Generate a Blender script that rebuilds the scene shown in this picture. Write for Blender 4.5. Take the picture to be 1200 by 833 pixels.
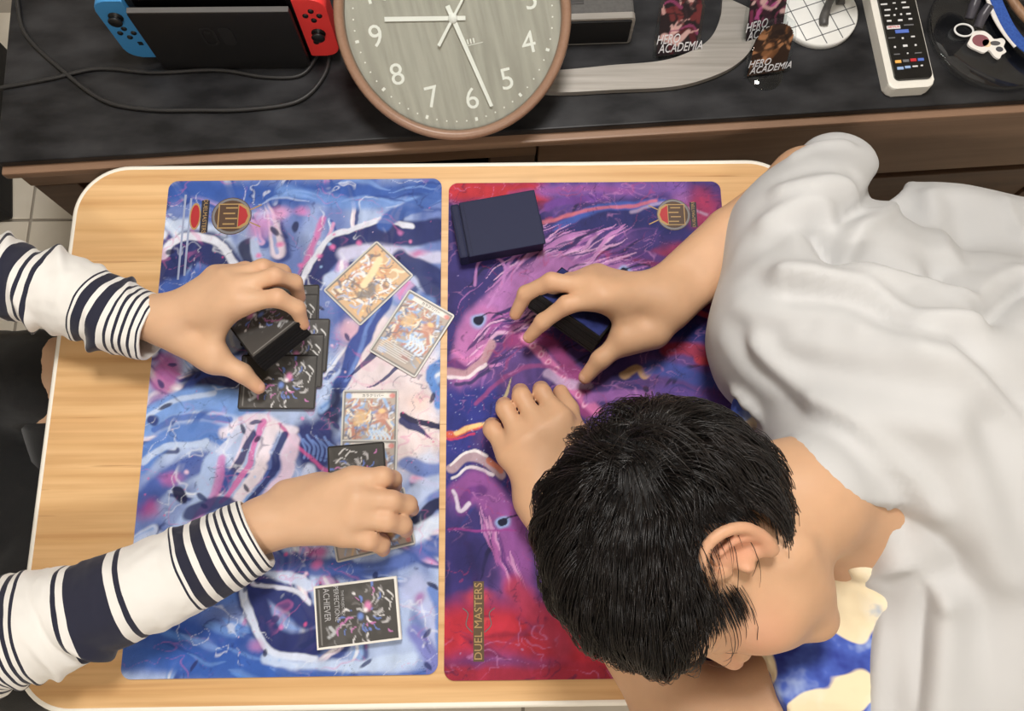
import bpy, bmesh, math, random
import numpy as np
from mathutils import Vector, Matrix

# ------------------------------------------------------------------ camera, world, light
scene = bpy.context.scene
for o in list(bpy.data.objects): bpy.data.objects.remove(o)
COL = scene.collection
T = 0.38                                   # height of the low table's top above the floor
CAM = np.array([0.4279, 0.1178, T + 0.9589]); CROT = (0.2511, -0.0062, -0.0143); FPX = 950.0
cam_data = bpy.data.cameras.new('camera'); cam = bpy.data.objects.new('camera', cam_data); COL.objects.link(cam)
cam.location = CAM; cam.rotation_euler = CROT
cam_data.sensor_fit = 'HORIZONTAL'; cam_data.sensor_width = 36.0; cam_data.lens = 36.0 * FPX / 1200.0
cam_data.clip_start = 0.01
scene.camera = cam
scene.view_settings.view_transform = 'Standard'; scene.view_settings.look = 'None'
scene.view_settings.gamma = 1.0; scene.view_settings.use_curve_mapping = False
scene.view_settings.exposure = 0.0
world = bpy.data.worlds.new('world'); scene.world = world; world.use_nodes = True
world.node_tree.nodes['Background'].inputs[0].default_value = (0.9, 0.95, 1.0, 1)
world.node_tree.nodes['Background'].inputs[1].default_value = 0.10
LAMP_XY = (0.48, 0.86); LAMP_Z = 2.30; LAMP_W = 29.0
ld = bpy.data.lights.new('ceiling_light', 'AREA'); ld.shape = 'DISK'; ld.size = 0.46; ld.energy = LAMP_W; ld.color = (1.0, 0.965, 0.925)
lo = bpy.data.objects.new('ceiling_light', ld); COL.objects.link(lo); lo.location = (LAMP_XY[0], LAMP_XY[1], LAMP_Z - 0.085)
FILL_XY = (0.35, -1.35)
ld2 = bpy.data.lights.new('fill_light', 'AREA'); ld2.shape = 'DISK'; ld2.size = 0.40; ld2.energy = 23.0; ld2.color = (1.0, 0.94, 0.88)  # added fill lamp, out of view, brightens the television board's front
lo2 = bpy.data.objects.new('fill_light', ld2); COL.objects.link(lo2); lo2.location = (FILL_XY[0], FILL_XY[1], LAMP_Z - 0.085)

# ------------------------------------------------------------------ helpers
def _rot(rx, ry, rz):
    c, s = math.cos, math.sin
    X = np.array([[1,0,0],[0,c(rx),-s(rx)],[0,s(rx),c(rx)]]); Y = np.array([[c(ry),0,s(ry)],[0,1,0],[-s(ry),0,c(ry)]])
    Z = np.array([[c(rz),-s(rz),0],[s(rz),c(rz),0],[0,0,1]])
    return Z @ Y @ X
RC = _rot(*CROT)
def P(px, py, h=0.0):
    """world point seen at photo pixel (px, py), h metres above the table top"""
    d = RC @ np.array([(px - 600) / FPX, -(py - 416.5) / FPX, -1.0])
    return CAM + d * ((T + h - CAM[2]) / d[2])
def PH(q): return P(q[0], q[1], q[2])
def lin(c):
    c = np.asarray(c, float) / 255.0
    return np.where(c <= 0.04045, c / 12.92, ((c + 0.055) / 1.055) ** 2.4)
def C4(c): return tuple(lin(c)) + (1.0,)

MATS = {}
def mat(name, rgb=(128,128,128), rough=0.5, metal=0.0, noise=None, bump=None, spec=0.5, trans=0.0, sss=0.0, attr=None, coat=0.0, ior=1.45, sheen=0.0):
    """noise=(scale, rgb2, detail, stretch xyz)  bump=(scale, strength, distance)"""
    if name in MATS: return MATS[name]
    m = bpy.data.materials.new(name); m.use_nodes = True; nt = m.node_tree; b = nt.nodes['Principled BSDF']
    b.inputs['Base Color'].default_value = C4(rgb); b.inputs['Roughness'].default_value = rough; b.inputs['Metallic'].default_value = metal
    b.inputs['Specular IOR Level'].default_value = spec; b.inputs['Transmission Weight'].default_value = trans; b.inputs['IOR'].default_value = ior
    b.inputs['Coat Weight'].default_value = coat; b.inputs['Sheen Weight'].default_value = sheen
    if sss:
        b.inputs['Subsurface Weight'].default_value = sss; b.inputs['Subsurface Radius'].default_value = (1.0, 0.35, 0.2); b.inputs['Subsurface Scale'].default_value = 0.006
    tc = nt.nodes.new('ShaderNodeTexCoord'); L = nt.links
    src = None
    if attr:
        a = nt.nodes.new('ShaderNodeAttribute'); a.attribute_name = attr; src = a.outputs['Color']
    if noise:
        mp = nt.nodes.new('ShaderNodeMapping'); mp.inputs['Scale'].default_value = noise[3] if len(noise) > 3 else (1,1,1)
        n = nt.nodes.new('ShaderNodeTexNoise'); n.inputs['Scale'].default_value = noise[0]; n.inputs['Detail'].default_value = noise[2] if len(noise) > 2 else 4
        r = nt.nodes.new('ShaderNodeValToRGB'); r.color_ramp.elements[0].position = 0.35; r.color_ramp.elements[1].position = 0.68
        r.color_ramp.elements[0].color = (0,0,0,1); r.color_ramp.elements[1].color = (1,1,1,1)
        mx = nt.nodes.new('ShaderNodeMix'); mx.data_type = 'RGBA'
        L.new(tc.outputs['Object'], mp.inputs[0]); L.new(mp.outputs[0], n.inputs['Vector']); L.new(n.outputs['Fac'], r.inputs[0]); L.new(r.outputs[0], mx.inputs['Factor'])
        if src is not None:
            mx.blend_type = 'MULTIPLY'; L.new(src, mx.inputs['A'])
        else: mx.inputs['A'].default_value = C4(rgb)
        mx.inputs['B'].default_value = C4(noise[1]); src = mx.outputs['Result']
    if src is not None: L.new(src, b.inputs['Base Color'])
    if bump:
        n2 = nt.nodes.new('ShaderNodeTexNoise'); n2.inputs['Scale'].default_value = bump[0]; n2.inputs['Detail'].default_value = 3
        bp = nt.nodes.new('ShaderNodeBump'); bp.inputs['Strength'].default_value = bump[1]; bp.inputs['Distance'].default_value = bump[2]
        L.new(tc.outputs['Object'], n2.inputs['Vector']); L.new(n2.outputs['Fac'], bp.inputs['Height']); L.new(bp.outputs['Normal'], b.inputs['Normal'])
    MATS[name] = m; return m

def link(o, parent=None):
    COL.objects.link(o)
    if parent is not None: o.parent = parent
    return o
def tag(o, label=None, cat=None, group=None, kind=None):
    if label: o['label'] = label
    if cat: o['category'] = cat
    if group: o['group'] = group
    if kind: o['kind'] = kind
    return o
def thing(name, loc, label, cat, group=None, rot=(0,0,0)):
    o = bpy.data.objects.new(name, None); o.empty_display_size = 0.02
    o.location = [float(v) for v in loc]; o.rotation_euler = rot
    return tag(link(o), label, cat, group)
def mobj(name, verts, faces, m, parent=None, smooth=False, mats=None, idx=None):
    me = bpy.data.meshes.new(name)
    me.from_pydata([tuple(map(float, v)) for v in verts], [], [tuple(map(int, f)) for f in faces]); me.update()
    for mm in (mats or [m]): me.materials.append(mm)
    if idx is not None: me.polygons.foreach_set('material_index', np.asarray(idx, np.int32))
    if smooth: me.polygons.foreach_set('use_smooth', np.ones(len(me.polygons), bool))
    return link(bpy.data.objects.new(name, me), parent)
def bmobj(name, bm, m, parent=None, smooth=False, loc=(0,0,0), rot=(0,0,0)):
    me = bpy.data.meshes.new(name); bm.normal_update(); bm.to_mesh(me); bm.free(); me.materials.append(m)
    if smooth: me.polygons.foreach_set('use_smooth', np.ones(len(me.polygons), bool))
    o = bpy.data.objects.new(name, me); o.location = [float(v) for v in loc]; o.rotation_euler = rot
    return link(o, parent)
def set_attr(o, name, cols):
    a = o.data.color_attributes.new(name, 'FLOAT_COLOR', 'POINT')
    buf = np.ones((len(o.data.vertices), 4), np.float32); buf[:, :3] = cols; a.data.foreach_set('color', buf.ravel())
def bevel(bm, w, seg=2):
    if w > 0: bmesh.ops.bevel(bm, geom=list(bm.edges), offset=w, segments=seg, profile=0.6, affect='EDGES', clamp_overlap=True)
def box_bm(sx, sy, sz, bev=0.0, c=(0,0,0), seg=2):
    bm = bmesh.new(); bmesh.ops.create_cube(bm, size=1.0)
    for v in bm.verts: v.co = Vector((v.co.x*sx, v.co.y*sy, v.co.z*sz))
    bevel(bm, bev, seg)
    for v in bm.verts: v.co += Vector(c)
    return bm
def box(name, c, s, m, parent=None, bev=0.0015, rot=(0,0,0), smooth=False):
    return bmobj(name, box_bm(s[0], s[1], s[2], bev), m, parent, smooth, c, rot)
def rrect(w, h, r, n=8, cx=0, cy=0):
    out = []
    for k, (sx, sy) in enumerate(((1,1),(-1,1),(-1,-1),(1,-1))):
        for i in range(n + 1):
            a = math.pi/2 * (k + i/n); out.append((cx + sx*(w/2 - r) + r*math.cos(a), cy + sy*(h/2 - r) + r*math.sin(a)))
    return out
def prism_bm(pts, z0, z1, bev=0.0, seg=2):
    bm = bmesh.new(); lo = [bm.verts.new((x, y, z0)) for x, y in pts]; hi = [bm.verts.new((x, y, z1)) for x, y in pts]; n = len(pts)
    bm.faces.new(list(reversed(lo))); bm.faces.new(hi)
    for i in range(n): bm.faces.new((lo[i], lo[(i+1) % n], hi[(i+1) % n], hi[i]))
    if bev:
        es = [e for e in bm.edges if abs(e.verts[0].co.z - e.verts[1].co.z) < 1e-7]
        bmesh.ops.bevel(bm, geom=es, offset=bev, segments=seg, profile=0.6, affect='EDGES', clamp_overlap=True)
    return bm
def prism(name, pts, z0, z1, m, parent=None, bev=0.0, loc=(0,0,0), rot=(0,0,0), smooth=False):
    return bmobj(name, prism_bm(pts, z0, z1, bev), m, parent, smooth, loc, rot)
def ring(name, outer, inner, z0, z1, m, parent=None, loc=(0,0,0), rot=(0,0,0)):
    n = len(outer); V = [(x,y,z1) for x,y in outer] + [(x,y,z1) for x,y in inner] + [(x,y,z0) for x,y in outer] + [(x,y,z0) for x,y in inner]; F = []
    for i in range(n):
        j = (i+1) % n
        F += [(i, j, n+j, n+i), (2*n+j, 2*n+i, 3*n+i, 3*n+j), (i, 2*n+i, 2*n+j, j), (n+j, 3*n+j, 3*n+i, n+i)]
    o = mobj(name, V, F, m, parent); o.location = [float(v) for v in loc]; o.rotation_euler = rot; return o
def circ(r, n=40, cx=0, cy=0): return [(cx + r*math.cos(2*math.pi*i/n), cy + r*math.sin(2*math.pi*i/n)) for i in range(n)]
def lathe(name, prof, m, parent=None, n=64, loc=(0,0,0), rot=(0,0,0), smooth=True):
    """prof: list of (radius, z)"""
    V = []; F = []; k = len(prof)
    for i in range(n):
        a = 2*math.pi*i/n
        for r, z in prof: V.append((r*math.cos(a), r*math.sin(a), z))
    for i in range(n):
        for j in range(k-1): F.append((i*k+j, ((i+1) % n)*k+j, ((i+1) % n)*k+j+1, i*k+j+1))
    o = mobj(name, V, F, m, parent, smooth); o.location = [float(v) for v in loc]; o.rotation_euler = rot
    return o
def crom(pts, n=8):
    """Catmull-Rom through pts"""
    pts = np.asarray(pts, float)
    if len(pts) < 3:
        t = np.linspace(0, 1, n*max(1, len(pts)-1)+1)[:, None]; return pts[0] + (pts[-1]-pts[0])*t
    q = np.vstack([2*pts[0]-pts[1], pts, 2*pts[-1]-pts[-2]]); out = []
    for i in range(1, len(q)-2):
        for t in np.arange(n)/n:
            out.append(0.5*(2*q[i] + (q[i+1]-q[i-1])*t + (2*q[i-1]-5*q[i]+4*q[i+1]-q[i+2])*t*t + (3*q[i]-q[i-1]-3*q[i+1]+q[i+2])*t**3))
    out.append(q[-2]); return np.array(out)
def frames(path):
    tg = np.gradient(path, axis=0); tg /= np.linalg.norm(tg, axis=1)[:, None] + 1e-12
    up = np.array([0,0,1.0]); N = []
    n = np.cross(tg[0], up); n = n if np.linalg.norm(n) > 1e-3 else np.array([1.0,0,0])
    for t in tg:
        n = n - t*(n @ t); n /= np.linalg.norm(n); N.append(n)
    N = np.array(N); return tg, N, np.cross(tg, N)
def tube(name, pts, r, m, parent=None, sides=8, n=8):
    path = crom(pts, n); tg, N, B = frames(path); V = []; F = []; k = len(path)
    rr = np.full(k, r) if np.isscalar(r) else np.interp(np.linspace(0,1,k), np.linspace(0,1,len(r)), r)
    for i in range(k):
        for j in range(sides):
            a = 2*math.pi*j/sides; V.append(path[i] + rr[i]*(math.cos(a)*N[i] + math.sin(a)*B[i]))
    for i in range(k-1):
        for j in range(sides): F.append((i*sides+j, i*sides+(j+1) % sides, (i+1)*sides+(j+1) % sides, (i+1)*sides+j))
    F += [tuple(reversed(range(sides))), tuple(range((k-1)*sides, k*sides))]
    return mobj(name, V, F, m, parent, True)
def text(name, s, size, m, parent, loc, rot=(0,0,0), ext=0.0002, align='CENTER', shear=0.0, sx=1.0):
    cu = bpy.data.curves.new(name, 'FONT'); cu.body = s; cu.size = size; cu.extrude = ext; cu.align_x = align; cu.align_y = 'CENTER'; cu.shear = shear; cu.resolution_u = 3
    o = bpy.data.objects.new(name, cu); COL.objects.link(o)
    dg = bpy.context.evaluated_depsgraph_get(); me = bpy.data.meshes.new_from_object(o.evaluated_get(dg)); COL.objects.unlink(o); bpy.data.objects.remove(o)
    me.materials.clear(); me.materials.append(m); me.name = name
    for v in me.vertices: v.co.x *= sx
    ob = bpy.data.objects.new(name, me); ob.location = [float(v) for v in loc]; ob.rotation_euler = rot
    return link(ob, parent)
def quad_frame(corners):
    """corners TL,TR,BR,BL world -> centre, rotation z (x axis along TL->TR)"""
    c = np.mean(corners, 0); d = (corners[1]-corners[0]) + (corners[2]-corners[3]); return c, math.atan2(d[1], d[0])
# ---- numpy noise
_rs = np.random.RandomState(5)
_tab = _rs.rand(64, 64, 16).astype(np.float32)
def vnoise(x, y, z=0.0):
    x = np.asarray(x, float); y = np.asarray(y, float); z = np.zeros_like(x) + z
    xi = np.floor(x).astype(int); yi = np.floor(y).astype(int); zi = np.floor(z).astype(int)
    fx = x-xi; fy = y-yi; fz = z-zi; fx = fx*fx*(3-2*fx); fy = fy*fy*(3-2*fy); fz = fz*fz*(3-2*fz)
    x0, x1 = (xi & 63) << 10, ((xi+1) & 63) << 10; y0, y1 = (yi & 63) << 4, ((yi+1) & 63) << 4; z0, z1 = zi & 15, (zi+1) & 15; X2, Y2, Z2 = (x0, x1), (y0, y1), (z0, z1); tf = _tab.ravel()
    g = lambda a, b, c: tf[X2[a]+Y2[b]+Z2[c]]
    l = lambda a, b, t: a + (b-a)*t
    return l(l(l(g(0,0,0), g(1,0,0), fx), l(g(0,1,0), g(1,1,0), fx), fy), l(l(g(0,0,1), g(1,0,1), fx), l(g(0,1,1), g(1,1,1), fx), fy), fz)
def fbm(x, y, z=0.0, o=4):
    s = 0; a = 0.5; t = 0
    for k in range(o): s = s + a*vnoise(np.asarray(x)*2**k + 13.7*k, np.asarray(y)*2**k + 7.1*k, np.asarray(z)*2**k); t += a; a *= 0.5
    return s / t
# ---- signed distance shapes and surface nets
def smin(a, b, k):
    h = np.maximum(k - np.abs(a-b), 0)
    return np.minimum(a, b) - h*h*(0.25/k)
def smax(a, b, k): return -smin(-a, -b, k)
def vlen(q): return np.sqrt(np.einsum('ij,ij->i', q, q))
def seg(p, a, b, ra, rb):
    a = np.asarray(a, p.dtype); b = np.asarray(b, p.dtype); ba = b-a; pa = p-a
    t = np.minimum(np.maximum(pa @ (ba / (ba @ ba + 1e-12)), 0), 1)
    pa -= t[:, None]*ba
    return vlen(pa) - (ra + (rb-ra)*t)
def chain(p, pts, rr, k=0.004):
    d = None
    for i in range(len(pts)-1):
        e = seg(p, pts[i], pts[i+1], rr[i], rr[i+1]); d = e if d is None else smin(d, e, k)
    return d
def ell(p, c, r, R=None):
    q = p - np.asarray(c, p.dtype); r = np.asarray(r, p.dtype); q /= r; k0 = vlen(q); q /= r; k1 = vlen(q) + 1e-9
    return k0*(k0-1)/k1
def surface(fn, lo, hi, h, B=8):
    lo = np.asarray(lo, float); hi = np.asarray(hi, float)
    nb = np.ceil((hi-lo)/(h*B)).astype(int); n = nb*B + 1
    ci = np.stack(np.meshgrid(*[np.arange(k) for k in nb], indexing='ij'), -1).reshape(-1, 3)
    cen = (lo + (ci + 0.5)*h*B).astype(np.float32); dc = fn(cen)
    G = np.empty(n, np.float32); big = np.repeat(np.repeat(np.repeat(dc.reshape(nb), B, 0), B, 1), B, 2)
    G[:] = np.pad(big, ((0,1),(0,1),(0,1)), mode='edge')
    act = ci[np.abs(dc) < h*B*0.9 + 2*h]
    B2 = B//2; s8 = np.stack(np.meshgrid(*[np.arange(2)]*3, indexing='ij'), -1).reshape(-1, 3)
    si = (act[:, None, :]*2 + s8[None]).reshape(-1, 3); ds = fn((lo + (si+0.5)*h*B2).astype(np.float32))
    o2 = np.stack(np.meshgrid(*[np.arange(B2+1)]*3, indexing='ij'), -1).reshape(-1, 3)
    ii = (si[:, None, :]*B2 + o2[None]).reshape(-1, 3); G[ii[:,0], ii[:,1], ii[:,2]] = np.repeat(ds, len(o2))
    si = si[np.abs(ds) < h*B2*0.88 + 1.2*h]
    for s in range(0, len(si), 2500):
        idx = (si[s:s+2500, None, :]*B2 + o2[None]).reshape(-1, 3)
        G[idx[:,0], idx[:,1], idx[:,2]] = fn((lo + idx*h).astype(np.float32))
    return nets(G, lo, h)
def nets(G, lo, h):
    S = G < 0; n = G.shape
    c = np.zeros((n[0]-1, n[1]-1, n[2]-1), np.int8); sl = lambda A, i, j, k: A[i:n[0]-1+i, j:n[1]-1+j, k:n[2]-1+k]
    for i in (0,1):
        for j in (0,1):
            for k in (0,1): c += sl(S, i, j, k)
    cell = np.argwhere((c > 0) & (c < 8)); vid = np.full(c.shape, -1, np.int64); vid[tuple(cell.T)] = np.arange(len(cell))
    acc = np.zeros((len(cell), 3)); cnt = np.zeros(len(cell))
    cs = [(i,j,k) for i in (0,1) for j in (0,1) for k in (0,1)]
    val = {q: G[cell[:,0]+q[0], cell[:,1]+q[1], cell[:,2]+q[2]] for q in cs}
    for a in cs:
        for ax in range(3):
            if a[ax] == 0:
                b = list(a); b[ax] = 1; b = tuple(b); va, vb = val[a], val[b]; m = (va < 0) != (vb < 0)
                t = np.where(m, va/np.where(m, va-vb, 1), 0); pt = np.zeros((len(cell), 3)) + np.array(a, float); pt[:, ax] = t
                acc[m] += pt[m]; cnt[m] += 1
    V = lo + (cell + acc/cnt[:, None])*h
    F = []
    for ax in range(3):
        o1, o2 = (ax+1) % 3, (ax+2) % 3
        A = np.take(S, range(0, n[ax]-1), ax); Bv = np.take(S, range(1, n[ax]), ax); e = np.argwhere(A != Bv)
        e = e[(e[:, o1] > 0) & (e[:, o2] > 0) & (e[:, o1] < n[o1]-1) & (e[:, o2] < n[o2]-1)]
        sgn = S[tuple(e.T)]
        def at(d1, d2):
            q = e.copy(); q[:, o1] -= d1; q[:, o2] -= d2; return vid[tuple(q.T)]
        f = np.stack([at(1,1), at(0,1), at(0,0), at(1,0)], 1); f[~sgn] = f[~sgn][:, ::-1]; F.append(f)
    F = np.vstack(F); return V, F[(F >= 0).all(1)]
def vnormals(V, F):
    nf = np.cross(V[F[:,2]]-V[F[:,0]], V[F[:,3]]-V[F[:,1]]); N = np.zeros_like(V)
    for k in range(4): np.add.at(N, F[:, k], nf)
    return N / (np.linalg.norm(N, axis=1)[:, None] + 1e-12)
def relax(V, F, it=2, w=0.5):
    E = np.vstack([F[:, [0,1]], F[:, [1,2]], F[:, [2,3]], F[:, [3,0]]]); d = np.zeros(len(V)); np.add.at(d, E[:,0], 1); np.add.at(d, E[:,1], 1)
    for _ in range(it):
        s = np.zeros_like(V); np.add.at(s, E[:,0], V[E[:,1]]); np.add.at(s, E[:,1], V[E[:,0]])
        V = V*(1-w) + w*s/np.maximum(d, 1)[:, None]
    return V
def fast_mesh(name, V, F, m, parent=None, mats=None, idx=None):
    me = bpy.data.meshes.new(name); nv, nf = len(V), len(F); k = F.shape[1]
    me.vertices.add(nv); me.vertices.foreach_set('co', np.asarray(V, np.float32).ravel())
    me.loops.add(nf*k); me.loops.foreach_set('vertex_index', np.asarray(F, np.int32).ravel())
    me.polygons.add(nf); me.polygons.foreach_set('loop_start', np.arange(0, nf*k, k, dtype=np.int32))
    for mm in (mats or [m]): me.materials.append(mm)
    me.update(calc_edges=True); me.validate()
    me.polygons.foreach_set('use_smooth', np.ones(nf, bool))
    if idx is not None: me.polygons.foreach_set('material_index', np.asarray(idx, np.int32))
    return link(bpy.data.objects.new(name, me), parent)
def seg_dist2(p, a, b):
    ba = b-a; t = np.clip((p-a) @ ba / (ba @ ba + 1e-12), 0, 1)
    return ((p - a - t[:, None]*ba)**2).sum(1)
# ------------------------------------------------------------------ the room
RX0, RX1, RY0, RY1, RZ = -1.7, 2.6, -1.9, 1.30, 2.40
m_wall = mat('wall_paper', (225,220,210), 0.9, noise=(60, (216,210,199), 3), bump=(220, 0.15, 0.002))
m_ceil = mat('ceiling_paper', (235,232,226), 0.95, noise=(40, (228,224,216), 3))
m_grout = mat('floor_grout', (150,142,130), 0.9)
m_tile = mat('floor_tile', (205,197,182), 0.35, noise=(9, (196,187,170), 4), bump=(60, 0.05, 0.001))
fl = bmobj('floor', box_bm(RX1-RX0, RY1-RY0, 0.04, 0, ((RX0+RX1)/2, (RY0+RY1)/2, -0.0245)), m_grout); tag(fl, 'pale beige tiled floor', kind='structure')
ts = 0.43; tbm = box_bm(ts-0.005, ts-0.005, 0.004, 0.001); tme = bpy.data.meshes.new('floor_tile'); tbm.to_mesh(tme); tbm.free(); tme.materials.append(m_tile)
for i in range(10):
    for j in range(8):
        x = RX0 + ts*(i+0.5); y = 0.72 + ts*(j-5.5)
        if y - ts/2 < RY0 - 0.02 or y + ts/2 > RY1 + 0.001 or x + ts/2 > RX1 + 0.01: continue
        o = bpy.data.objects.new('floor_tile', tme); o.location = (x, y, -0.0022); link(o, fl)
def wall(name, c, s, label):
    o = box(name, c, s, m_wall, bev=0); tag(o, label, kind='structure')
wall('wall_back', ((RX0+RX1)/2, RY1+0.03, RZ/2), (RX1-RX0+0.12, 0.06, RZ), 'plain cream wall behind the television board')
wall('wall_front', ((RX0+RX1)/2, RY0-0.03, RZ/2), (RX1-RX0+0.12, 0.06, RZ), 'plain cream wall behind the photographer')
wall('wall_left', (RX0-0.03, (RY0+RY1)/2, RZ/2), (0.06, RY1-RY0, RZ), 'plain cream wall on the left')
wall('wall_right', (RX1+0.03, (RY0+RY1)/2, RZ/2), (0.06, RY1-RY0, RZ), 'plain cream wall on the right')
ce = box('ceiling', ((RX0+RX1)/2, (RY0+RY1)/2, RZ+0.03), (RX1-RX0+0.12, RY1-RY0+0.12, 0.06), m_ceil, bev=0); tag(ce, 'plain white ceiling', kind='structure')
bb = box('baseboard_back', ((RX0+RX1)/2, RY1-0.006, 0.035), (RX1-RX0, 0.011, 0.07), mat('baseboard_paint', (190,180,165), 0.6)); tag(bb, 'pale skirting board along the back wall', kind='structure')
for (lx, ly), lbl in ((LAMP_XY, 'round white ceiling lamp above the low table'), (FILL_XY, 'unseen round white ceiling lamp added as fill light behind the photographer')):  # the second fixture only houses the added fill lamp
    lamp = thing('ceiling_lamp', (lx, ly, LAMP_Z), lbl, 'lamp', 'ceiling lamps')
    lathe('lamp_rim', [(0.0,0.10),(0.27,0.10),(0.285,0.085),(0.285,-0.06),(0.275,-0.075),(0.262,-0.07),(0.262,0.06)], mat('lamp_plastic', (240,240,236), 0.5), lamp)
    lathe('mounting_plate', [(0.0,0.06),(0.262,0.06)], mat('lamp_plate', (240,240,236), 0.6), lamp)

# ------------------------------------------------------------------ the low table
def wood_mat():
    m = bpy.data.materials.new('oak_laminate'); m.use_nodes = True; nt = m.node_tree; b = nt.nodes['Principled BSDF']; L = nt.links
    tc = nt.nodes.new('ShaderNodeTexCoord')
    def nz(scale, st, det, dist=0.0):
        mp = nt.nodes.new('ShaderNodeMapping'); mp.inputs['Scale'].default_value = st; n = nt.nodes.new('ShaderNodeTexNoise')
        n.inputs['Scale'].default_value = scale; n.inputs['Detail'].default_value = det; n.inputs['Distortion'].default_value = dist
        L.new(tc.outputs['Object'], mp.inputs[0]); L.new(mp.outputs[0], n.inputs['Vector']); return n
    def ramp(src, a, b_, p0, p1):
        r = nt.nodes.new('ShaderNodeValToRGB'); r.color_ramp.elements[0].position = p0; r.color_ramp.elements[1].position = p1
        r.color_ramp.elements[0].color = a; r.color_ramp.elements[1].color = b_; L.new(src, r.inputs[0]); return r
    def mul(a, b_, f=1.0):
        mx = nt.nodes.new('ShaderNodeMix'); mx.data_type = 'RGBA'; mx.blend_type = 'MULTIPLY'; mx.inputs['Factor'].default_value = f; L.new(a, mx.inputs['A']); L.new(b_, mx.inputs['B']); return mx.outputs['Result']
    r1 = ramp(nz(6, (0.35, 3.2, 1), 5, 0.6).outputs['Fac'], C4((216,174,122)), C4((232,192,140)), 0.3, 0.7)
    r2 = ramp(nz(60, (0.05, 1.6, 1), 4, 0.3).outputs['Fac'], C4((238,230,222)), (1,1,1,1), 0.34, 0.56)
    r3 = ramp(nz(130, (0.045, 1.2, 1), 2).outputs['Fac'], C4((214,198,186)), (1,1,1,1), 0.24, 0.32)
    wv = nt.nodes.new('ShaderNodeTexWave'); wv.bands_direction = 'Y'; wv.inputs['Scale'].default_value = 9; wv.inputs['Distortion'].default_value = 5.0; wv.inputs['Detail'].default_value = 3; wv.inputs['Detail Scale'].default_value = 0.7
    mp = nt.nodes.new('ShaderNodeMapping'); mp.inputs['Scale'].default_value = (0.22, 1, 1); L.new(tc.outputs['Object'], mp.inputs[0]); L.new(mp.outputs[0], wv.inputs['Vector'])
    r4 = ramp(wv.outputs['Fac'], C4((246,240,232)), (1,1,1,1), 0.0, 0.5)
    L.new(mul(mul(mul(r1.outputs[0], r2.outputs[0]), r3.outputs[0]), r4.outputs[0], 0.8), b.inputs['Base Color'])
    b.inputs['Roughness'].default_value = 0.42; b.inputs['Specular IOR Level'].default_value = 0.35
    return m
m_oak = wood_mat()
m_rim = mat('white_edging', (243,238,226), 0.4)
TX0, TX1, TY0, TY1 = -0.121, 0.815, -0.036, 0.6245
tw, th = TX1-TX0, TY1-TY0; tcx, tcy = (TX0+TX1)/2, (TY0+TY1)/2
table = thing('low_table', (tcx, tcy, 0), 'low oak table with white edging and rounded corners', 'table')
prism('table_top', rrect(tw-0.012, th-0.012, 0.062, 14), T-0.028, T, m_oak, table)
ed = []
for (dx, z) in ((0.0,-0.0),(0.003,0.0003),(0.0055,-0.0012),(0.007,-0.005),(0.007,-0.026),(0.004,-0.031),(-0.004,-0.031)): ed.append((rrect(tw-0.0135+2*dx, th-0.0135+2*dx, 0.062+dx, 14), T+z))
V = [(x,y,z) for pts, z in ed for x, y in pts]; n = len(ed[0][0])
F = [(k*n+i, (k+1)*n+i, (k+1)*n+(i+1) % n, k*n+(i+1) % n) for k in range(len(ed)-1) for i in range(n)]
mobj('edging', V, F, m_rim, table, True)
for sx in (-1,1):
    for sy in (-1,1): prism('leg', rrect(0.055, 0.055, 0.02, 4), 0.0, T-0.029, m_oak, table, 0.002, (sx*(tw/2-0.075), sy*(th/2-0.075), 0))
for nm, c, s in (('apron',(0,th/2-0.075,T-0.055),(tw-0.21,0.02,0.05)),('apron',(0,-th/2+0.075,T-0.055),(tw-0.21,0.02,0.05))): box(nm, c, s, m_oak, table)

# ------------------------------------------------------------------ the television board
BA = math.radians(3.27)
B0 = P(-5, 190.6, 0)                        # front left top corner
def BW(u, v, h=0.0): return np.array([B0[0] + u*math.cos(BA) - v*math.sin(BA), B0[1] + u*math.sin(BA) + v*math.cos(BA), T + h])
m_btop = mat('black_board_top', (22,22,24), 0.42, spec=0.3, noise=(16, (52,52,54), 7, (0.8,1.8,1)), bump=(90, 0.12, 0.001))
m_brown = mat('brown_wood', (152,121,98), 0.42, noise=(18, (134,105,84), 5, (0.25,1,3)))
m_brown2 = mat('brown_wood_dark', (116,91,74), 0.45, noise=(18, (100,77,62), 5, (0.25,1,3)))
m_dark = mat('dark_interior', (30,27,25), 0.8)
BL, BD = 1.56, 0.42
board = thing('television_board', (B0[0], B0[1], 0), 'long brown television board with a black top, behind the table', 'television board', rot=(0,0,BA))
def bpart(nm, u0, u1, v0, v1, h0, h1, m, par=board, bev=0.0015): return box(nm, ((u0+u1)/2, (v0+v1)/2, T+(h0+h1)/2), (u1-u0, v1-v0, h1-h0), m, par, bev)
bpart('top_panel', 0.0, BL, 0.0, BD, -0.012, 0.0, m_btop, bev=0.002)
bpart('front_rail', 0.0, 0.705, 0.006, 0.030, -0.080, -0.0135, m_brown)
bpart('rail_lip', 0.0, BL, -0.011, 0.028, -0.026, -0.0125, m_brown, bev=0.003)
lp = box('leg', (0.034, 0.02, (T-0.08)/2), (0.06, 0.028, T-0.08), m_brown2, board)
bpart('side_panel', 0.0, 0.016, 0.03, BD, -T+0.001, -0.0125, m_brown2)
bpart('side_panel', BL-0.016, BL, 0.0, BD, -T+0.001, -0.0265, m_brown2)
bpart('divider', 0.640, 0.704, 0.008, BD-0.02, -0.34, -0.081, m_brown2)
bpart('back_panel', 0.016, BL-0.016, BD-0.012, BD, -T+0.03, -0.0125, m_dark)
bpart('shelf', 0.016, 0.64, 0.04, BD-0.013, -0.31, -0.295, m_dark)
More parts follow.
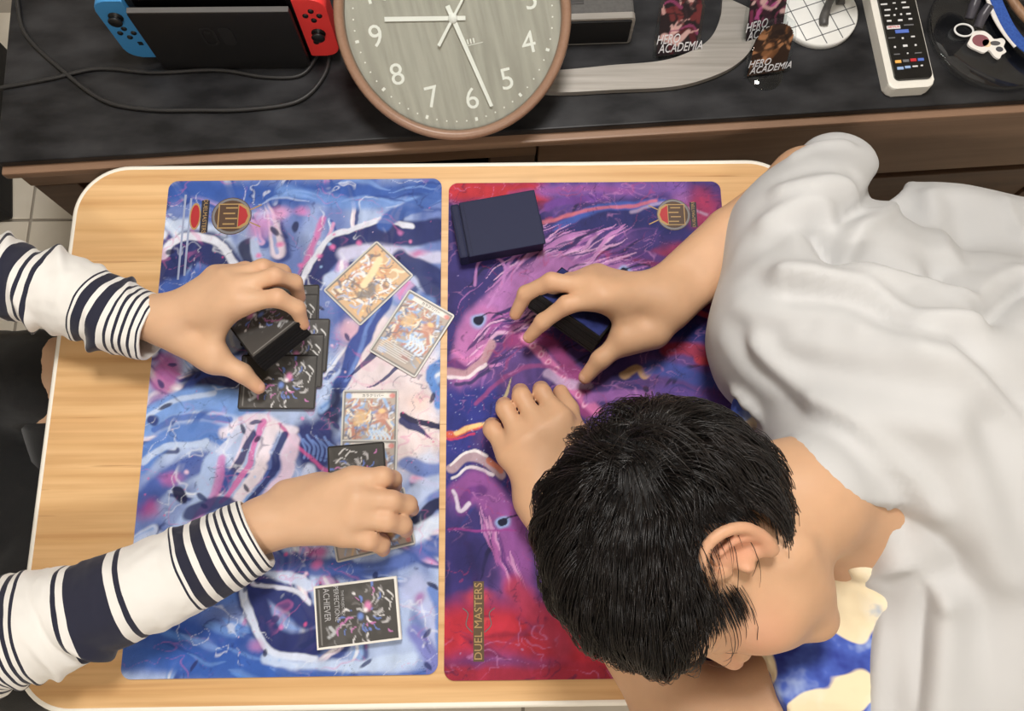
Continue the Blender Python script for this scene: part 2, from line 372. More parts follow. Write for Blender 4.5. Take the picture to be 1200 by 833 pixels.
dr = bpart('drawer_front', 0.708, BL-0.02, 0.004, 0.024, -0.205, -0.0275, m_brown)
bpart('drawer_body', 0.72, BL-0.03, 0.025, BD-0.02, -0.19, -0.05, m_dark)
bpart('drawer_front', 0.708, BL-0.02, 0.004, 0.024, -0.335, -0.222, m_brown2)
bpart('plinth', 0.705, BL-0.02, 0.02, 0.04, -T+0.001, -0.337, m_dark)
# black storage box on the floor to the left of the board
sb = thing('storage_box', (-0.66, 0.86, 0), 'black storage box on the floor left of the television board', 'box', rot=(0,0,0.14))
m_sbox = mat('black_box_fabric', (26,25,26), 0.85, bump=(300, 0.2, 0.001))
box('box_body', (0,0,0.14), (0.40,0.34,0.28), m_sbox, sb, 0.008); box('lid', (0,0,0.295), (0.415,0.352,0.03), m_sbox, sb, 0.008)
# ------------------------------------------------------------------ prints (flat artwork) as vertex paint
class Canvas:
    def __init__(s, X, Y, base, shape=None, ext=None):
        s.X, s.Y = X, Y; s.shape = shape; s.ext = ext; s.idx = np.arange(len(X)).reshape(shape) if shape else None; s.col = np.zeros((len(X), 3)) + lin(base)
    def mixin(s, m, rgb): s.col = s.col*(1-m[:, None]) + lin(rgb)*m[:, None]
    def near(s, lo, hi):
        if s.shape is None: return np.where((s.X > lo[0]) & (s.X < hi[0]) & (s.Y > lo[1]) & (s.Y < hi[1]))[0]
        x0, x1, y0, y1 = s.ext; ny, nx = s.shape; mg = 0.011
        i0 = max(0, int((lo[0]-mg-x0)/(x1-x0)*nx)); i1 = max(0, int((hi[0]+mg-x0)/(x1-x0)*nx)+1); j0 = max(0, int((lo[1]-mg-y0)/(y1-y0)*ny)); j1 = max(0, int((hi[1]+mg-y0)/(y1-y0)*ny)+1)
        return s.idx[j0:j1, i0:i1].ravel()
    def stroke(s, pts, w, rgb, a=1.0, soft=0.4, taper=0.0, n=6):
        q = crom(np.asarray(pts, float), n); best = np.full(len(s.X), 9.0); k = len(q)-1
        lo = q.min(0)-w*1.6; hi = q.max(0)+w*1.6; sel = s.near(lo, hi)
        if not len(sel): return
        x = s.X[sel]; y = s.Y[sel]; best = np.full(len(sel), 9.0)
        for i in range(k):
            ax, ay = q[i]; bx, by = q[i+1]; dx, dy = bx-ax, by-ay; t = np.clip(((x-ax)*dx+(y-ay)*dy)/(dx*dx+dy*dy+1e-12), 0, 1)
            u = (i+t)/k; ww = w*(1-taper*u**1.5) if taper >= 0 else w*(1+taper*np.abs(2*u-1)**2)
            best = np.minimum(best, np.hypot(x-ax-t*dx, y-ay-t*dy)/np.maximum(ww, 1e-5))
        m = np.clip((1.0-best)/max(soft, 1e-3), 0, 1); m = m*m*(3-2*m)*a
        s.col[sel] = s.col[sel]*(1-m[:, None]) + lin(rgb)*m[:, None]
    def blob(s, c, rx, ry, rgb, a=1.0, soft=0.5, ang=0.0, rag=0.0):
        rr = max(rx, ry)*(1+rag*1.2); sel = s.near((c[0]-rr, c[1]-rr), (c[0]+rr, c[1]+rr))
        if not len(sel): return
        x, y = s.X[sel], s.Y[sel]; dx, dy = x-c[0], y-c[1]; ca, sa = math.cos(ang), math.sin(ang); d = np.hypot((dx*ca+dy*sa)/rx, (-dx*sa+dy*ca)/ry)
        if rag: d = d + rag*(fbm(x*60+c[0]*90, y*60+c[1]*70)-0.5)*2
        m = np.clip((1.0-d)/soft, 0, 1); m = m*m*(3-2*m)*a; s.col[sel] = s.col[sel]*(1-m[:, None]) + lin(rgb)*m[:, None]
    def veins(s, f, z, rgb, a=.7, wd=.02, st=(1,1), lvl=.5):
        x, y = s.X*f*st[0], s.Y*f*st[1]; n = fbm(x + 2.2*fbm(x*.6, y*.6, z+3), y + 2.2*fbm(x*.6+9, y*.6, z+5), z, 3); g = fbm(x*.7+31, y*.7, z+7, 2)
        m = np.clip(1-np.abs(n-lvl)/wd, 0, 1)*np.clip((g-.42)*7, 0, 1)*a; s.mixin(m, rgb)
def grid(w, h, nx, ny):
    xs = np.linspace(-w/2, w/2, nx); ys = np.linspace(-h/2, h/2, ny); X, Y = np.meshgrid(xs, ys); i = np.arange(nx*ny).reshape(ny, nx)
    F = np.stack([i[:-1,:-1], i[:-1,1:], i[1:,1:], i[1:,:-1]], -1).reshape(-1, 4); return X.ravel(), Y.ravel(), F
def round_corners(X, Y, w, h, r):
    X = X.copy(); Y = Y.copy(); cx = np.clip(X, -w/2+r, w/2-r); cy = np.clip(Y, -h/2+r, h/2-r); dx, dy = X-cx, Y-cy
    m = (np.abs(dx) > 0) & (np.abs(dy) > 0); L = np.hypot(dx, dy); s = np.where(m & (L > 0), np.maximum(np.abs(dx), np.abs(dy))/np.maximum(L, 1e-9), 1)
    return cx+dx*s, cy+dy*s
m_print = mat('printed_cloth', rough=0.62, attr='Col', spec=0.25, noise=(1400, (232,232,232), 2))
m_cardprint = mat('printed_card', rough=0.42, attr='Col', spec=0.35)
m_matedge = mat('mat_rubber', (40,42,60), 0.8)
MT = 0.0022                                   # mat thickness
rnd = random.Random(11)
def playmat(c, ang, label, paint):
    w, h = 0.35, 0.60
    root = thing('playmat', (c[0], c[1], T), label, 'playmat', 'playmats side by side on the table', (0,0,ang))
    prism('rubber_base', rrect(w, h, 0.012, 8), 0.0003, MT-0.0004, m_matedge, root)
    X, Y, F = grid(w, h, 292, 500); Xr, Yr = round_corners(X, Y, w, h, 0.012)
    ca, sa = math.cos(ang), math.sin(ang); wx, wy = c[0]+X*ca-Y*sa, c[1]+X*sa+Y*ca
    wrp = 0.010
    wx2 = wx + wrp*(fbm(wx*22, wy*22, 3.3)-0.5)*2; wy2 = wy + wrp*(fbm(wx*22+40, wy*22+9, 8.3)-0.5)*2
    cv = Canvas(wx2, wy2, (110,130,190), (500,292), (c[0]-w/2, c[0]+w/2, c[1]-h/2, c[1]+h/2)); paint(cv, wx, wy)
    o = fast_mesh('printed_top', np.stack([Xr, Yr, np.full(len(Xr), MT)], 1), F, m_print, root); set_attr(o, 'Col', cv.col)
    return root
def px(*pts): return [tuple(P(a, b)[:2]) for a, b in pts]
NAVY, DNAVY, BLUE, LBLUE, PALE, WHITE, PINK, MAG, CREAM = (42,50,105), (30,32,72), (60,100,180), (130,165,225), (188,203,236), (228,232,246), (222,130,190), (200,70,135), (240,222,220)
def paint_blue(cv, wx, wy):
    n1 = fbm(wx*14, wy*9, 1.0); n2 = fbm(wx*30+5, wy*20, 2.0)
    cv.mixin(np.clip((n1-0.42)*5, 0, 1), (178,196,232)); cv.mixin(np.clip((0.45-n2)*5, 0, 1)*0.7, (66,92,168))
    S = lambda p, w, c, a=1.0, soft=0.35, tp=0.0: cv.stroke(px(*p), w/1000., c, a, soft, tp)
    Bl = lambda p, rx, ry, c, a=1.0, soft=0.6, ang=0.0, rag=0.25: cv.blob(P(*p)[:2], rx/1000., ry/1000., c, a, soft, ang, rag)
    for k in range(95):      # pale limbs with dark gaps, fanning out from the middle of the sheet
        x = 165+rnd.random()*345; y = 225+rnd.random()*560; dx, dy = x-350, y-500; L0 = math.hypot(dx, dy)+1; ux_, uy_ = dx/L0, dy/L0; cl = rnd.uniform(-.9,.9); l = 26+rnd.random()*50
        q = [(x,y),(x+l*.5*(ux_-uy_*cl*.6),y+l*.5*(uy_+ux_*cl*.6)),(x+l*(ux_-uy_*cl*1.4)*.9,y+l*(uy_+ux_*cl*1.4)*.9)]; w_ = 4+rnd.random()*7
        S([(a+3,b+3) for a,b in q], w_*1.3, rnd.choice([(36,44,98),(44,58,124),(58,84,160)]), .85, .45, .4); S(q, w_, rnd.choice([(224,230,246),(196,210,240),(150,182,232),(212,176,220),(236,222,236)]), .9, .5, .6); S([(a-1,b-1) for a,b in q], w_*.35, rnd.choice([(246,248,252),(110,150,216),(226,140,196)]), .7, .7, .6)
    # upper deep blue field with pale streaks
    S([(195,222),(290,228),(400,225),(515,222)], 26, (52,88,168), .95, .8)
    S([(330,222),(420,240),(515,232)], 12, (112,150,215), .8, .8); S([(205,262),(250,270),(270,290)], 14, (200,215,240), .9, .7)
    for k in range(14):
        x = 210+rnd.random()*300; y = 216+rnd.random()*40; S([(x,y),(x+30,y-6),(x+62,y-3+rnd.random()*8)], 2+rnd.random()*4, rnd.choice([PALE,LBLUE,(40,66,140)]), .65, .9, -.9)
    # arches on the left
    S([(188,330),(205,300),(235,288),(262,305),(285,345)], 27, NAVY, .97, .3); S([(190,296),(205,280),(240,277),(270,295),(296,345)], 7, WHITE, .95, .5)
    S([(182,345),(230,322),(290,322)], 13, (70,100,180), .9, .7); S([(185,372),(240,352),(300,345)], 12, (150,182,232), .9, .6)
    S([(178,395),(230,372),(280,372)], 16, (88,130,205), .9, .8)
    S([(292,286),(300,310),(322,350)], 13, DNAVY, .9, .4, .6); S([(300,280),(312,318),(345,345)], 8, PALE, .9, .5)
    Bl((310,262), 34, 26, (210,150,205), .8, .9); Bl((330,250), 18, 14, (235,165,205), .7, .9); Bl((352,248), 14, 10, PINK, .7, .9)
    S([(378,258),(362,295),(350,335)], 7, (214,110,170), .8, .8); S([(392,262),(372,310),(355,352)], 4, (235,170,210), .8, .8)
    # long navy arch to the upper right
    S([(352,352),(372,316),(398,288),(440,275),(514,268)], 19, NAVY, .97, .3); S([(352,338),(368,300),(396,274),(440,262),(485,262)], 5, WHITE, .9, .5)
    S([(450,266),(470,248),(515,228)], 11, (66,98,172), .9, .4); S([(400,300),(440,292),(514,300)], 12, (206,206,236), .95, .6)
    S([(384,330),(430,312),(480,322),(515,345)], 10, PALE, .9, .5); S([(470,300),(500,318),(515,345)], 16, NAVY, .95, .35); S([(466,352),(505,352)], 9, LBLUE, .7, .8)
    Bl((493,292), 17, 9, (190,90,150), .75, .9); Bl((470,272), 7, 6, PINK, .6, .9)
    for q in ((388,292),(420,285),(372,300),(330,285),(307,300),(352,312)): Bl(q, 6, 6, (228,120,180), .85, .9, 0, 0)
    # pale centre with navy tendrils
    Bl((452,420), 72, 80, (236,222,226), .95, .5); Bl((480,500), 55, 70, (238,222,222), .95, .5); Bl((415,385), 26, 26, (230,185,205), .8, .8)
    S([(450,352),(432,385),(412,412),(398,455)], 13, (54,78,152), .97, .3, .3); S([(445,362),(425,398),(404,445)], 4, (120,150,215), .7, .8); S([(452,398),(430,418),(405,442)], 6, NAVY, .9, .35, .8)
    S([(470,425),(450,442),(428,452)], 3, NAVY, .9, .4, .8); S([(518,420),(502,440),(515,470)], 9, (92,140,212), .95, .5)
    S([(470,485),(492,492),(518,498)], 4.5, DNAVY, .97, .3); S([(470,492),(490,500),(505,512)], 6, NAVY, .95, .3, .9)
    Bl((488,470), 22, 14, (244,214,206), .8, .9); Bl((500,540), 20, 22, (206,216,240), .9, .7)
    S([(474,545),(495,552),(518,545)], 12, (104,128,196), .9, .5); S([(478,590),(500,570),(518,560)], 14, PALE, .9, .5); S([(492,612),(506,596),(518,590)], 9, DNAVY, .95, .35)
    S([(486,640),(500,622),(518,610)], 11, (214,226,246), .9, .5)
    # left middle: navy patch, pink cloud and the pale limb
    Bl((195,440), 26, 34, (176,96,160), .9, .7); Bl((188,470), 22, 16, (150,110,180), .8, .8)
    Bl((255,448), 46, 26, DNAVY, .97, .4); S([(212,468),(240,440),(285,432)], 7, (44,60,122), .9, .6)
    S([(166,500),(200,478),(250,468),(300,480)], 19, (120,158,222), .97, .4); S([(172,492),(205,472),(255,462)], 5, (200,216,244), .8, .7); S([(180,505),(220,490),(270,492)], 5, (70,105,185), .85, .6)
    S([(162,545),(195,515),(235,505),(265,510)], 15, (92,132,206), .95, .45); S([(168,540),(200,522),(240,518)], 5, (196,214,244), .85, .6)
    Bl((182,493), 9, 9, (48,62,124), .95, .4)
    # middle: scales and radiating bands
    Bl((368,520), 34, 42, (40,48,108), .97, .45); Bl((395,480), 14, 40, DNAVY, .9, .6)
    for k in range(8): S([(352+k*5,512+(k % 2)*5),(358+k*5,526),(356+k*5,540)], 2.2, (120,150,215), .7, .7)
    S([(262,505),(300,495),(345,508)], 9, (236,226,240), .9, .6); S([(330,500),(352,530),(395,560)], 3.5, (200,90,150), .85, .7)
    for a, b, w, c in (((300,498),(240,590),8,(232,216,236)),((322,505),(275,590),10,(238,226,236)),((345,520),(305,595),11,(228,206,228)),((285,500),(205,560),7,(205,214,242)),((362,555),(340,600),12,(206,216,244)),((312,500),(258,590),5,(214,120,180)),((300,512),(222,600),6,NAVY),((335,512),(290,592),5,NAVY)):
        S([a, ((a[0]+b[0])/2+6,(a[1]+b[1])/2+4), b], w, c, .92, .45, .2)
    # lower left limbs
    S([(162,590),(195,560),(240,540),(262,560)], 18, (62,86,164), .9, .5); Bl((172,598), 22, 20, (170,66,130), .75, .9); Bl((200,560), 22, 12, (196,110,176), .7, .9)
    S([(250,538),(238,580),(205,630),(170,655)], 14, (176,198,238), .95, .45); S([(262,535),(250,578),(222,620)], 7, (212,130,190), .75, .6); Bl((211,578), 14, 7, DNAVY, .97, .3, -.9, .1)
    S([(158,640),(185,628),(215,640)], 10, PALE, .9, .6); S([(225,600),(262,590),(290,610)], 12, NAVY, .9, .4)
    # bottom: deep blue with the pale ringed leaf
    S([(145,720),(190,740),(260,762),(350,785)], 40, (48,84,166), .95, .7); S([(150,770),(220,775),(330,792)], 24, (56,96,180), .95, .7); S([(200,715),(250,700),(300,690)], 22, (86,126,206), .85, .8)
    for k in range(22):
        x = 150+rnd.random()*190; y = 712+rnd.random()*78; S([(x,y),(x+22,y+8),(x+48,y+10+rnd.random()*10)], 2+rnd.random()*5, rnd.choice([LBLUE,(96,146,222),(36,64,140),(110,150,215)]), .6, .9, -.9)
    Bl((262,690), 26, 10, (206,150,206), .7, .9, .5); S([(305,650),(340,660),(395,665),(420,672)], 16, (64,86,158), .9, .5); S([(395,662),(430,668),(480,655),(515,640)], 14, (74,100,176), .9, .6)
    S([(300,672),(340,680),(365,690)], 9, (202,216,244), .95, .5)
    S([(297,690),(303,722),(328,750),(364,752)], 20, (38,46,104), .97, .35); S([(296,676),(330,700),(364,722)], 14, (44,54,116), .97, .35); S([(288,688),(294,728),(322,762),(372,770)], 6, (214,224,246), .95, .5); S([(300,684),(335,694),(366,708)], 4, (222,226,244), .9, .6)
    S([(312,770),(352,780),(420,778),(480,770)], 9, (196,214,244), .9, .6); S([(330,788),(420,792),(515,786)], 8, (58,92,172), .85, .7)
    S([(488,690),(505,706),(515,740)], 22, (186,196,236), .95, .6); S([(482,740),(500,762),(512,785)], 14, (120,124,196), .9, .7); Bl((492,700), 9, 12, (170,110,176), .8, .8); S([(505,690),(514,720),(516,760)], 7, (92,130,206), .85, .6)
    Bl((370,645), 20, 12, (190,80,150), .85, .9); Bl((372,660), 12, 10, (222,110,170), .7, .9); Bl((333,730), 5, 5, (214,130,190), .9, .9); Bl((300,755), 16, 10, (206,140,196), .6, .9)
    cv.veins(26, 1.5, (236,240,250), .55, .014); cv.veins(34, 6.5, (34,42,96), .6, .012); cv.veins(22, 9.5, (216,110,172), .4, .014, (1,1.4))
    nn = fbm(wx*90, wy*60, 5.); cv.col *= (0.80+0.40*nn)[:, None]
    # sparks
    for k in range(170):
        x = 160+rnd.random()*352; y = 240+rnd.random()*535; r = 0.8+rnd.random()**3*3.6; c = P(x, y)[:2]; cv.blob(c, r/1000., r/1000., rnd.choice([(236,140,190),(228,90,150),(248,210,232),(160,196,244),(214,110,170)]), .8, .9)
    for k in range(60):
        x = 160+rnd.random()*350; y = 262+rnd.random()*520; a = rnd.random()*6.28; c = P(x, y)[:2]; cv.blob(c, .004+rnd.random()*.006, .0022+rnd.random()*.002, rnd.choice([DNAVY,NAVY,(36,48,100)]), .85, .4, a)
def paint_purple(cv, wx, wy):
    n1 = fbm(wx*14, wy*9, 4.0); n2 = fbm(wx*34+5, wy*24, 6.0)
    cv.col[:] = lin((56,48,112)); cv.mixin(np.clip((n1-0.45)*5, 0, 1)*.8, (104,72,140)); cv.mixin(np.clip((0.42-n2)*5, 0, 1)*.6, (34,34,84))
    S = lambda p, w, c, a=1.0, soft=0.35, tp=0.0: cv.stroke(px(*p), w/1000., c, a, soft, tp)
    Bl = lambda p, rx, ry, c, a=1.0, soft=0.6, ang=0.0, rag=0.25: cv.blob(P(*p)[:2], rx/1000., ry/1000., c, a, soft, ang, rag)
    for k in range(150):     # long thin strands sweeping up to the right
        x = 528+rnd.random()*300; y = 230+rnd.random()*480; l = 24+rnd.random()*60; a = -.55+rnd.uniform(-.5,.5); S([(x,y),(x+l*.5*math.cos(a-.3),y+l*.5*math.sin(a-.3)),(x+l*math.cos(a),y+l*math.sin(a))], .9+rnd.random()*2.6, rnd.choice([(28,26,66),(36,34,88),(128,84,156),(84,60,136),(160,104,172),(50,58,128)]), .8, .6, -.9)
    # red and violet sky at the top
    S([(520,222),(570,224),(630,228)], 28, (196,52,60), .95, .8); S([(640,225),(720,222),(800,218)], 18, (122,84,160), .9, .8); S([(600,228),(680,222),(740,224)], 8, (150,80,150), .6, .9)
    Bl((825,245), 34, 42, (160,56,96), .95, .7); Bl((800,235), 20, 22, (150,96,160), .8, .8); Bl((790,300), 50, 18, (150,52,92), .9, .7, .2); Bl((830,300), 26, 30, (170,60,96), .85, .8)
    # dark blue sweep with streaks
    S([(640,290),(690,262),(740,252),(790,262)], 28, (40,44,104), .95, .6); S([(650,268),(700,246),(770,240),(800,246)], 8, (66,90,172), .9, .6); S([(632,262),(690,248),(770,238)], 4, (206,110,120), .8, .8); S([(740,248),(790,240),(830,250)], 4, (190,170,200), .6, .9)
    S([(640,245),(660,238),(710,232)], 7, (110,66,150), .9, .6); S([(690,300),(740,300),(790,318)], 12, (120,44,92), .85, .7); S([(640,312),(710,292),(800,312)], 7, (74,52,120), .85, .7)
    # lilac mane
    for k in range(120):
        t = rnd.random(); x0 = 640+rnd.random()*120; y0 = 262+t*62; dx = -40-rnd.random()*55; dy = 22+rnd.random()*52
        S([(x0,y0),(x0+dx*.45,y0+dy*.2+4),(x0+dx,y0+dy)], 0.9+rnd.random()*2.4, rnd.choice([(190,128,190),(206,152,206),(150,92,164),(122,76,150),(220,172,214),(74,50,116),(46,34,88)]), .85, .6, -.8)
    S([(548,415),(566,372),(600,338),(650,318),(720,322)], 26, (172,112,176), .93, .5); S([(545,440),(550,405),(568,372)], 24, (182,112,172), .95, .5)
    for k in range(130):
        t = rnd.random(); b = np.array([545+t*150, 425-t*105+rnd.uniform(-26,26)]); S([tuple(b),(b[0]+16,b[1]-14),(b[0]+42,b[1]-24+rnd.random()*10)], 1+rnd.random()*2.6, rnd.choice([(210,158,208),(226,180,218),(120,70,144),(92,56,128),(196,130,188),(160,84,154),(58,40,98)]), .85, .6, -.9)
    S([(552,330),(560,310),(580,300),(590,315),(570,360)], 2.5, (186,128,190), .85, .6); S([(590,320),(600,300),(625,292)], 3, (176,116,182), .85, .6)
    S([(528,425),(550,432),(580,412),(600,400)], 8, (100,52,120), .9, .6); S([(530,410),(548,420),(575,400)], 5, (214,130,190), .7, .8)
    # deep blue field, flame, pale crests on the left
    Bl((560,475), 44, 40, (44,52,134), .97, .5); S([(522,560),(540,505),(522,470)], 26, (44,52,132), .95, .6); Bl((640,470), 20, 30, (60,44,110), .7, .8)
    S([(523,435),(545,436),(566,420),(578,402)], 7, (190,150,160), .9, .5); S([(524,440),(548,440),(570,424)], 3, (236,224,232), .9, .6); S([(530,448),(552,446),(574,428)], 3, (46,46,96), .9, .6)
    S([(522,508),(545,503),(572,500)], 5.5, (216,96,70), .97, .5); S([(538,503),(560,500),(580,497)], 4, (246,206,140), .97, .5); S([(522,511),(560,509)], 1.8, (206,60,100), .9, .6)
    S([(524,545),(545,534),(566,540),(586,556)], 7, (184,158,168), .95, .4); S([(524,540),(545,529),(570,535)], 2.2, (240,234,238), .95, .5); S([(526,556),(548,546),(575,556)], 2.4, (238,232,238), .9, .5); S([(572,540),(586,552)], 5, (206,120,90), .9, .5)
    for k in range(90): cv.blob(P(524+rnd.random()*72, 440+rnd.random()*120)[:2], .0009, .0009, (190,200,236), .8, .9)
    # pink spine of bright links
    S([(600,400),(640,402),(672,440),(690,480)], 14, (150,60,120), .9, .6)
    S([(612,398),(640,425),(668,455),(700,480)], 9, (214,120,176), .95, .6)
    for k in range(9):
        c = np.array([612+k*9.5, 398+k*9.5]); Bl(tuple(c), 6.5, 4.5, (240,178,212), .9, .45, .7, .1); Bl(tuple(c), 3.4, 2.2, (196,80,140), .9, .5, .7, 0)
    S([(560,470),(590,440),(640,432),(700,470)], 4, (150,70,130), .8, .7); S([(588,470),(596,450),(600,440)], 3, (214,196,150), .9, .5, .8); S([(730,440),(745,428),(752,438),(764,430)], 6, (206,166,120), .9, .5); S([(720,455),(745,445),(768,448)], 4, (90,60,120), .8, .6)
    S([(640,440),(660,452),(690,455)], 7, (196,170,206), .8, .6); S([(690,470),(720,462),(770,462)], 8, (150,96,168), .9, .6); Bl((752,455), 5, 5, DNAVY, .97, .3, 0, 0)
    # lower violet head shape kept as plain swirls
    S([(540,575),(556,568),(580,596),(600,640),(606,690)], 24, (142,80,150), .95, .5); S([(536,600),(546,576),(562,572)], 8, (108,58,132), .95, .5); S([(528,575),(534,600),(545,590)], 3, (222,212,232), .85, .6)
    for k in range(34):
        t = rnd.random(); b = (552+t*50+rnd.uniform(-8,8), 580+t*90); S([b,(b[0]+4,b[1]+16),(b[0]+6+rnd.random()*8,b[1]+34)], 1+rnd.random()*2.4, rnd.choice([(196,130,190),(170,96,164),(96,52,122),(214,156,204)]), .8, .6, -.9)
    S([(522,622),(560,624),(600,622)], 2.2, (150,60,140), .8, .7); S([(545,640),(552,665),(556,690)], 5, (60,34,90), .8, .6)
    Bl((545,660), 30, 34, (40,36,92), .85, .7)
    # red bottom
    S([(522,742),(570,735),(640,745),(720,770)], 42, (190,46,60), .96, .75); S([(520,792),(620,792),(720,792)], 20, (160,40,58), .95, .7); S([(600,690),(630,720),(660,760)], 20, (176,58,84), .9, .8); Bl((560,700), 30, 14, (200,66,74), .8, .9)
    for k in range(12): S([(530+rnd.random()*110,708+rnd.random()*80)]*1+[(560+rnd.random()*80,715+rnd.random()*70)], 3+rnd.random()*6, rnd.choice([(120,30,56),(86,30,72),(214,80,84),(140,50,90)]), .55, .9, -.9)
    # right side: blue and red shards
    S([(790,345),(830,352),(866,372)], 16, (150,46,86), .95, .6); S([(780,385),(830,390),(868,398)], 14, (40,52,124), .95, .6); S([(800,362),(840,372),(868,384)], 5, (214,80,90), .9, .6); S([(780,410),(830,412),(868,430)], 12, (176,56,80), .9, .6); S([(760,430),(800,440),(866,452)], 14, (70,86,168), .9, .6)
    S([(820,420),(845,425),(866,442)], 8, (214,70,74), .85, .7); S([(770,462),(820,470),(868,480)], 14, (96,72,150), .9, .7)
    Bl((852,415), 18, 22, (196,54,66), .85, .8)
    cv.veins(26, 2.5, (206,140,196), .45, .014, (1,1.6)); cv.veins(34, 7.5, (30,26,70), .6, .014); cv.veins(30, 11.5, (196,60,96), .35, .014)
    nn = fbm(wx*90, wy*60, 9.); cv.col *= (0.72+0.56*nn)[:, None]
    for q, r in (((560,378),7.5),((733,321),7.5),((585,612),6.5)):
        Bl(q, r*1.75, r*1.75, (150,190,240), .95, .6, 0, 0); Bl(q, r, r, (22,24,52), 1, .2, 0, 0); S([(q[0]+3,q[1]-5),(q[0]+16,q[1]-10),(q[0]+28,q[1]-8)], 1.6, (30,30,60), .9, .6)
    for k in range(60): cv.blob(P(530+rnd.random()*330, 225+rnd.random()*560)[:2], .0015, .0012, rnd.choice([(226,150,200),(190,170,230),(236,120,150)]), .6, .9)
mat_b = playmat((0.175, 0.30), 0.0, 'playmat printed with swirling blue, white and pink, under the card players cards', paint_blue)
mat_p = playmat((0.533, 0.2925), -0.004, 'playmat printed in purple, navy and red, under the sleeping head', paint_purple)
# emblems printed on the mats (flat pieces laid on the print)
m_gold = mat('print_gold', (170,138,88), 0.5); m_bronze = mat('print_bronze', (78,56,42), 0.5); m_red = mat('print_red', (168,36,42), 0.5); m_inkw = mat('print_white', (226,226,230), 0.5); m_inkd = mat('print_dark', (40,36,48), 0.5); m_inkg = mat('print_grey', (150,160,190), 0.5); m_steel = mat('print_steel', (120,118,120), 0.5)
def emblem(root, at, flip, cp):
    cx, cy = P(*at)[:2] - np.array(cp)
    e = prism('emblem', [(x*1.0, y) for x, y in circ(0.0255, 28)], 0, 0.00012, m_bronze, root, 0, (cx, cy, MT), (0,0,flip))
    ring('emblem_ring', [(x, y) for x, y in circ(0.0245, 28)], [(x, y) for x, y in circ(0.0215, 28)], 0.0001, 0.0003, m_steel, e)
    prism('shield', [(-0.017,-0.017),(0.012,-0.017),(0.021,-0.011),(0.024,0),(0.021,0.011),(0.012,0.017),(-0.017,0.017)], 0.0001, 0.00035, m_gold, e)
    prism('shield_red', [(0.009,-0.015),(0.018,-0.009),(0.021,0),(0.018,0.009),(0.009,0.015)], 0.0003, 0.00045, m_red, e)
    prism('shield_field', [(-0.0155,-0.0155),(0.008,-0.0155),(0.008,0.0155),(-0.0155,0.0155)], 0.0003, 0.00045, m_bronze, e)
    for k, yy in enumerate((-0.011,-0.0035,0.0035,0.011)): box('bar', (-0.003+(k % 2)*0.003, yy, 0.0005), (0.015, 0.0018, 0.0002), m_gold, e, 0)
    for a in (-0.45, 0.45): box('spike', (0.027*math.cos(a)+0.006, 0.027*math.sin(a), 0.0002), (0.016, 0.0016, 0.0002), m_gold, e, 0, (0,0,a))
    return e
e1 = emblem(mat_b, (272,254), 0.0, (0.175,0.30))
box('title_band', (-0.034,0,0.0002), (0.010,0.044,0.0003), m_inkd, e1, 0); text('lettering', 'DUELMASTERS', 0.0072, m_gold, e1, (-0.034,0,0.0004), (0,0,-math.pi/2))
prism('jewel', [(0.0055*math.cos(a), 0.016*math.sin(a)) for a in np.linspace(0, 6.283, 16, endpoint=False)], 0.0001, 0.0003, m_red, e1, 0, (-0.046,0.0,0))
ring('jewel_ring', [(0.0072*math.cos(a), 0.0185*math.sin(a)) for a in np.linspace(0, 6.283, 16, endpoint=False)], [(0.0055*math.cos(a), 0.016*math.sin(a)) for a in np.linspace(0, 6.283, 16, endpoint=False)], 0.0001, 0.0004, m_gold, e1, (-0.046,0,0))
e2 = emblem(mat_p, (788,252), math.pi, (0.533,0.2925)); e2.scale = (0.85,0.85,1)
box('title_band', (-0.030,0,0.0002), (0.010,0.040,0.0003), m_inkd, e2, 0); text('lettering', 'DUELMASTERS', 0.0064, m_gold, e2, (-0.030,0,0.0004), (0,0,-math.pi/2))
for k, dx in enumerate((0.0, 0.006)):
    c = P(214+k*7, 278)[:2]-np.array((0.175,0.30)); box('small_print', (c[0], c[1], MT+0.0001), (0.0026, 0.115-0.01*k, 0.0002), m_inkg, mat_b, 0, (0,0,0))
c = P(562,728)[:2]-np.array((0.533,0.2925))
lt = box('title_backing', (c[0], c[1], MT+0.0001), (0.012, 0.086, 0.0002), mat('print_olive', (86,66,40), 0.5), mat_p, 0)
text('lettering', 'DUEL MASTERS', 0.0125, m_gold, lt, (0.0,0,0.0002), (0,0,math.pi/2), sx=0.98)
for sx in (-1,1): tube('flourish', [(sx*0.007,-0.012,0.0002),(sx*0.014,-0.004,0.0002),(sx*0.012,0.008,0.0002),(sx*0.018,0.014,0.0002)], 0.0006, m_steel, lt, 4)

